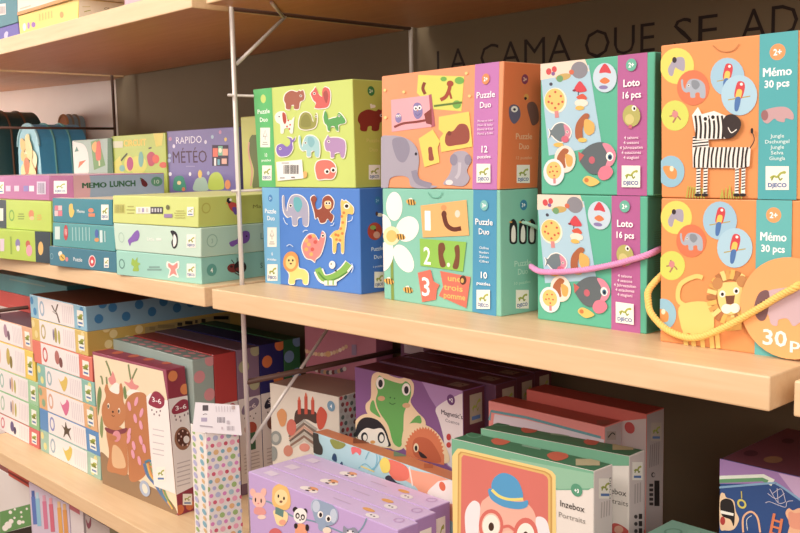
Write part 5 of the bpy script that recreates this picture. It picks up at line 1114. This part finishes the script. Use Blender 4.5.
# green portrait boxes
GI = 'green and red portrait game boxes standing at the front right'
c = (440, 420, 4.717)
g1 = Box('magnet_game_box', 'green portrait box with blue hat and red glasses face, front of the four', 'box', [(451.8, 439), (593.8, 470.8), None, None], ZL, ('y2', .05, .066), .034, dict(front='#e6ded6', right='#e2d8d4', top='#3f7a58'), GI, dirn=(.03, 1))
a = g1.art('front', c)
a.part('green_panel').poly('#6fb08e', [(20, 60), (760, 220), (760, 290), (700, 330), (600, 330), (540, 330), (400, 330), (20, 520)]).poly('#8cc0a0', [(330, 180), (760, 260), (760, 320), (560, 325), (400, 250)]).part()
a.part('portrait_frame').poly('#f0cf7a', [(72, 148), (85, 134), (110, 136), (500, 228), (530, 242), (546, 262), (550, 640), (60, 640), (58, 170)]).poly('#c99a4a', [(86, 160), (98, 148), (120, 152), (495, 240), (520, 254), (530, 272), (530, 640), (82, 640)]).poly('#e3b864', [(92, 166), (104, 154), (120, 157), (492, 246), (514, 260), (522, 276), (522, 640), (88, 640)]).poly('#dc7468', [(102, 178), (112, 164), (125, 167), (488, 255), (505, 268), (511, 282), (511, 640), (98, 640)]).part()
a.part('face_picture').blob('#f0b4a0', [(190, 420), (215, 370), (270, 345), (350, 355), (420, 400), (455, 470), (460, 640), (180, 640)]).blob('#ece8ec', [(118, 470), (125, 420), (150, 385), (172, 382), (190, 405), (186, 470), (176, 560), (130, 560)]).blob('#ece8ec', [(452, 475), (470, 455), (500, 470), (515, 510), (525, 600), (470, 600)])
a.ell('#dd6f62', 242, 498, 58, 78).ell('#f4c8b4', 242, 498, 44, 60).ell('#f3efe2', 242, 500, 40, 54).ell('#4a3226', 243, 503, 13, 20).ell('#dd6f62', 405, 540, 58, 80).ell('#f3efe2', 405, 545, 42, 60).ell('#4a3226', 405, 545, 13, 20).line('#dd6f62', [(298, 505), (325, 500), (352, 518)], 14).ell('#f2c0aa', 322, 545, 30, 25).part()
a.part('hat_picture').blob('#4aa0d4', [(245, 325), (252, 280), (285, 252), (320, 252), (360, 275), (385, 320), (390, 372), (330, 380), (280, 360)]).blob('#4aa0d4', [(228, 335), (240, 322), (270, 352), (330, 380), (385, 385), (415, 378), (412, 408), (370, 420), (300, 408), (245, 375)]).line('#f0dc6a', [(246, 328), (280, 358), (330, 374), (394, 372)], 13).part()
a.badge('#4f9a78', 646, 330, 30, '+3', tr=.6)
c2 = (440, 380, 3.478); a2 = g1.art('front', c2)
a2.part('title_lettering').text('#4a4440', 'Inzebox', 461, 449, 22, 84, .006).text('#8a847e', 'Portraits', 460, 487, 18, 92, 0).part()
r = g1.art('right', c2); r.logo(552, 342, 594, 412, text=False); r.text('#6a6a64', 'DJECO', 588, 378, 10, 46, rot=90)
for k in range(4): r.line('#c0b4b0', [(562+k*9, 425-k*3), (560+k*9, 480-k*3)], 4, False)
t = g1.art('top', c2); t.part('face_badge').blob('#c8644a', [(178, 210), (200, 202), (235, 206), (245, 214), (220, 226), (190, 224)]).part(); t.part('face_badge').blob('#c8644a', [(372, 260), (400, 250), (438, 256), (445, 270), (410, 282), (385, 276)]).part(); t.part('logo').rect('#b8b088', 472, 275, 556, 298).part().ell('#5f9878', 120, 190, 30, 12).ell('#3f7a58', 120, 190, 24, 9).line('#7aa488', [(285, 228), (350, 242)], 6, False)
g1.done()
g2 = Box('magnet_game_box', 'green portrait box standing directly behind the blue hat portrait box', 'box', [(481, 428.6), (629.2, 456), None, None], ZL, ('y2', .105, .134), .032, dict(front='#e2dad2', right='#d8ccc8', top='#37714f'), GI, dirn=(0, 1))
a = g2.art('front', c2); a.part('green_panel').poly('#6fae8c', [(100, 150), (700, 240), (700, 298), (610, 298), (440, 300), (100, 400)]).part()
a.part('title_lettering').text('#4a4440', 'Inzebox', 606, 396, 20, 84, .006).text('#6a645e', 'Portraits', 608, 430, 18, 92, 0).part(); a.blob('#c8504a', [(600, 500), (640, 510), (660, 540), (600, 560)]).ell('#d8a088', 622, 520, 16, 14)
r = g2.art('right', c2); r.logo(668, 285, 704, 348, text=False)
for k in range(3): r.line('#b8aca8', [(678+k*9, 362-k*3), (677+k*9, 430-k*3)], 4, False)
for y in (475, 500, 525): r.ell('#4a4444', 680, y, 6, 7).rect('#38302f', 690, y-10, 702, y+8)
t = g2.art('top', c2); t.part('face_badge').blob('#c05a42', [(282, 170), (310, 160), (340, 168), (330, 182), (295, 184)]).part(); t.part('face_badge').blob('#c05a42', [(500, 212), (530, 203), (556, 210), (540, 226), (510, 224)]).part(); t.part('logo').rect('#b0a478', 600, 222, 672, 244).part().ell('#5a8f70', 215, 152, 32, 10).ell('#37714f', 215, 152, 26, 7).line('#7a9c7c', [(385, 188), (450, 196)], 6, False)
g2.done()
r1_ = Box('magnet_game_box', 'coral red portrait box behind the two green portrait boxes', 'box', [(488.2, 400), (604.5, 427.6), None, None], ZL, ('y', .172), .036, dict(front='#e68a82', right='#b8a8a4', top='#b04a3a'), GI)
a = r1_.art('front', c2); a.part('picture_frame').line('#5f9aa0', [(172, 140), (178, 108), (300, 130), (430, 165), (560, 200)], 9, False).poly('#d4c8d0', [(186, 145), (190, 118), (300, 138), (460, 178), (600, 215), (600, 260), (186, 170)]).part()
r = r1_.art('right', c2); r.part('logo').rect('#a8988c', 580, 178, 612, 208).line('#3a3a30', [(584, 200), (598, 184), (608, 190)], 4).part()
t = r1_.art('top', c2); t.part('logo').rect('#9a5a48', 545, 140, 590, 155).part(); r1_.done()
r2_ = Box('magnet_game_box', 'tall coral red portrait box at the very back right with barcode side', 'box', [(526.2, 388.8), (646.4, 414.6), None, None], ZL, ('y', .212), .04, dict(front='#d8665a', right='#b4a6a4', top='#a8443a'), GI)
a = r2_.art('front', c2); a.part('white_panel').poly('#c8b4b0', [(590, 160), (640, 142), (760, 130), (760, 520), (590, 520)]).part(); a.badge('#c04a48', 660, 166, 20, '', name='age_badge')
r = r2_.art('right', (590, 420, 4.715)); r.logo(286, 12, 336, 98, bg='#bfb2a4', text=False)
for k in range(5): r.line('#8a7c7a', [(284+k*10, 118-k*4), (280+k*10, 225-k*4)], 3, False)
r.part('barcode').rect('#2a2424', 302, 285, 326, 405)
for k in range(5): r.rect('#3a3232', 278, 300+k*22, 296, 314+k*22)
r.ell('#3a3232', 296, 258, 9, 12).ell('#b4a6a4', 298, 258, 6, 8).part(); r2_.done()
# far right purple box and teal box in front
fb = Box('magnet_game_box', 'deep purple and blue box with piano, ladder and cobweb pictures at the far right', 'box', [(720.1, 458.8), (815, 480.5), None, None], ZL, ('y', .118), .15, dict(front='#2f4f8a', right='#5a3048', top='#6a3a4a'), 'boxes at the far right of the lower shelf')
c = (700, 420, 4.717); a = fb.art('front', c)
a.poly('#a07ab4', [(80, 160), (600, 280), (600, 420), (430, 345), (350, 300), (80, 300)]).poly('#c4a4cc', [(370, 250), (600, 300), (600, 440), (460, 370)])
a.part('green_stripe').line('#dfe6d8', [(90, 280), (300, 272), (345, 296)], 34, False).line('#5f9a6a', [(90, 288), (295, 280), (320, 292)], 18, False).part()
a.line('#7fa8cc', [(90, 318), (330, 298), (365, 302), (430, 345), (520, 410)], 10)
a.part('piano_picture').blob('#efc9a0', [(95, 360), (115, 345), (125, 365), (160, 380), (170, 430), (185, 470), (160, 515), (120, 520), (95, 505)]).blob('#2a2222', [(98, 385), (125, 370), (155, 385), (165, 440), (160, 500), (145, 470), (110, 455), (98, 430)]).poly('#efe8dc', [(98, 425), (160, 440), (158, 452), (98, 440)]).ell('#b83a34', 108, 475, 12, 20).part()
a.part('lamp_picture').line('#c8b84a', [(196, 335), (198, 370)], 5, False).ring('#d8c84a', 198, 395, 22, 9).part()
a.part('arch_picture').line('#efb48a', [(205, 530), (205, 460), (240, 432), (272, 460), (285, 530)], 9).line('#e8e0d8', [(225, 520), (222, 470), (245, 450)], 3).part()
a.part('cobweb_picture')
for q_ in ([(330, 325), (370, 390), (405, 385)], [(345, 345), (385, 325), (405, 385)], [(320, 345), (360, 370), (400, 345)], [(365, 320), (370, 390)], [(310, 390), (330, 385), (370, 400), (405, 410), (412, 385), (440, 380)]): a.line('#c8c4d8', q_, 3)
a.part()
a.part('ladder_picture').line('#e07a4a', [(352, 440), (332, 540)], 13, False).line('#e07a4a', [(388, 465), (375, 540)], 13, False)
for y in (470, 500, 530): a.line('#e07a4a', [(345-(y-470)*.2, y), (386-(y-470)*.2, y+12)], 10, False)
a.part()
a.part('cat_picture').blob('#efb48a', [(405, 440), (420, 415), (440, 425), (470, 415), (500, 430), (500, 540), (420, 540), (425, 490)]).blob('#e8987a', [(418, 445), (430, 430), (450, 438), (500, 440), (500, 510), (430, 505)]).part()
t = fb.art('top', c); t.ell('#4a2434', 240, 158, 34, 14).ell('#4a2434', 415, 100, 30, 12).ell('#8a6a4a', 345, 188, 45, 16); fb.done()
tl_ = Box('magnet_game_box', 'low teal box whose top corner shows between the red and purple boxes', 'box', [proj((.705, .004, -.192)), proj((.80, .004, -.192)), None, None], ZL, ('y', .004), .098, dict(front='#6a9480', right='#5a8470', top='#6a9482'), 'boxes at the far right of the lower shelf', zt=-.192)
t = tl_.art('top', (590, 420, 4.715)); t.ell('#4f7a68', 392, 528, 44, 16).ell('#6a9482', 392, 528, 34, 11).part('picture_panel').rect('#6f9a86', 460, 520, 520, 545).part(); tl_.done()

# ================================================================== bottom shelf, seen under the lower board
GZ = 'goods on the bottom shelf'
def lowbox(name, label, cat, q, y, cols, depth=.2, zt=None):
    return Box(name, label, cat, q, -.86, ('y', y), depth, cols, GZ, zt=zt)
bb = lowbox('game_box', 'white and green box with little white bears on the bottom shelf', 'box', [(-40, 506), (29, 489), None, None], .10, dict(front='#e2dcd8', right='#c8c0bc', top='#8a4038'), zt=-.575)
a = bb.art('front', (0, 453, 6.667))
a.part('green_panel').poly('#5f9a54', [(0, 392), (200, 340), (215, 480), (0, 540)])
for x, y, r_ in ((55, 480, 24), (75, 455, 16), (35, 500, 20), (130, 462, 16), (155, 460, 10), (70, 395, 12), (100, 375, 8), (142, 395, 8), (180, 372, 8), (145, 425, 7), (98, 432, 8)): a.ell('#f0ece4', x, y, r_, r_)
a.part(); a.poly('#26221f', [(0, 540), (215, 485), (215, 640), (0, 640)]); bb.done()
rbx = Box('game_box', 'red box lying on top of the box with white bears', 'box', [proj((-1.12, .095, -.53)), proj((-.925, .095, -.53)), None, None], bb.zt+.0006, ('y', .095), .2, dict(front='#c8503c', right='#a83a30', top='#9a2f2a'), GZ, zt=-.54)
rbx.art('front').rect('#7a2a26', 0, .62, 1, .8); rbx.done()
mp = lowbox('marker_pack', 'clear-fronted pack of coloured markers on the bottom shelf', 'markers', [(28.5, 480), (68, 498), None, None], .045, dict(front='#d4c8dc', right='#c0b4c8', top='#d8ccd8'), .05, zt=-.515)
a = mp.art('front', (0, 453, 6.667))
for x, cl, cp_ in ((222, '#5a7ac4', '#4a6ab0'), (250, '#8ac4e0', '#b4d8e8'), (296, '#d8789a', '#e0a0b8'), (340, '#d86a80', '#e8a0ac'), (395, '#e6a84a', '#efc88a'), (432, '#e09a4a', '#e8b878')):
    y0 = 260+(x-220)*.42; a.part('marker').line(cl, [(x, y0+30), (x+14, y0+215)], 27, False).line(cp_, [(x-2, y0-10), (x, y0+30)], 20, False).part()
mp.done()
wb_ = lowbox('game_box', 'white box with small plum picture beside the marker pack', 'box', [(69, 498), (82, 505.5), None, None], .045, dict(front='#ddd4d4', right='#b8a8a8', top='#ddd4d4'), .12, zt=-.505)
wb_.art('front').part('red_band').rect('#c8707a', 0, .02, .8, .05).part(); wb_.done()
wc = lowbox('game_box', 'pale grey box with a plum plant picture under the lower board', 'box', [(84.5, 506), (108.5, 520), None, None], .045, dict(front='#bcb0aa', right='#a0a080', top='#bcb0aa'), .12, zt=-.515)
wc.art('front', (0, 453, 6.667)).part('plant_picture').blob('#8a4a58', [(575, 440), (590, 470), (605, 430), (608, 480), (592, 505), (578, 480)]).part(); wc.done()

# ================================================================== light
def area(name, loc, target, size, energy, col, sy=None):
    l = bpy.data.lights.new(name, 'AREA'); l.energy = energy; l.color = col; l.shape = 'RECTANGLE'; l.size = size; l.size_y = sy or size
    o = bpy.data.objects.new(name, l); COL.objects.link(o); o.location = loc
    d = Vector(target)-Vector(loc); o.rotation_euler = d.to_track_quat('-Z', 'Y').to_euler()
    return o
area('ceiling_and_fill_light', (-.3, -1.75, 1.65), (0, .1, -.05), 1.3, 45, (1, .92, .83), .9)
area('right_fill', (2.2, -1.7, .85), (.4, .15, -.1), .9, 34, (1, .92, .84), .9)  # added fill to brighten the right-hand faces under the boards
area('ceiling_and_fill_light', (-2.3, -1.5, 1.1), (-1.0, .2, -.05), .8, 15, (1, .92, .83), .8)  # added left fill for the white wall and left boxes, no ceiling fixture
l_ = area('wall_fill', (-2.55, -.9, .34), (-1.5, .35, .27), .4, 3.2, (1, .90, .82), .3); l_.data.spread = math.radians(75)  # added low narrow fill to lift the dark white wall
w = bpy.data.worlds.new('store_light'); S.world = w; w.use_nodes = True
bg = w.node_tree.nodes['Background']; bg.inputs[1].default_value = .72
tc = w.node_tree.nodes.new('ShaderNodeTexCoord'); sx = w.node_tree.nodes.new('ShaderNodeSeparateXYZ'); cr = w.node_tree.nodes.new('ShaderNodeValToRGB')
mr = w.node_tree.nodes.new('ShaderNodeMapRange'); mr.inputs[1].default_value = -.6; mr.inputs[2].default_value = .5
w.node_tree.links.new(tc.outputs['Generated'], sx.inputs[0]); w.node_tree.links.new(sx.outputs[2], mr.inputs[0]); w.node_tree.links.new(mr.outputs[0], cr.inputs[0])
cr.color_ramp.elements[0].color = (.42, .22, .13, 1); cr.color_ramp.elements[1].color = (1, .89, .81, 1)      # warm floor below, pale ceiling above
w.node_tree.links.new(cr.outputs[0], bg.inputs[0])
S.view_settings.view_transform = 'Standard'; S.view_settings.look = 'None'
S.view_settings.exposure = 0.0; S.view_settings.gamma = 1.0
S.cycles.max_bounces = 6; S.cycles.use_denoising = True
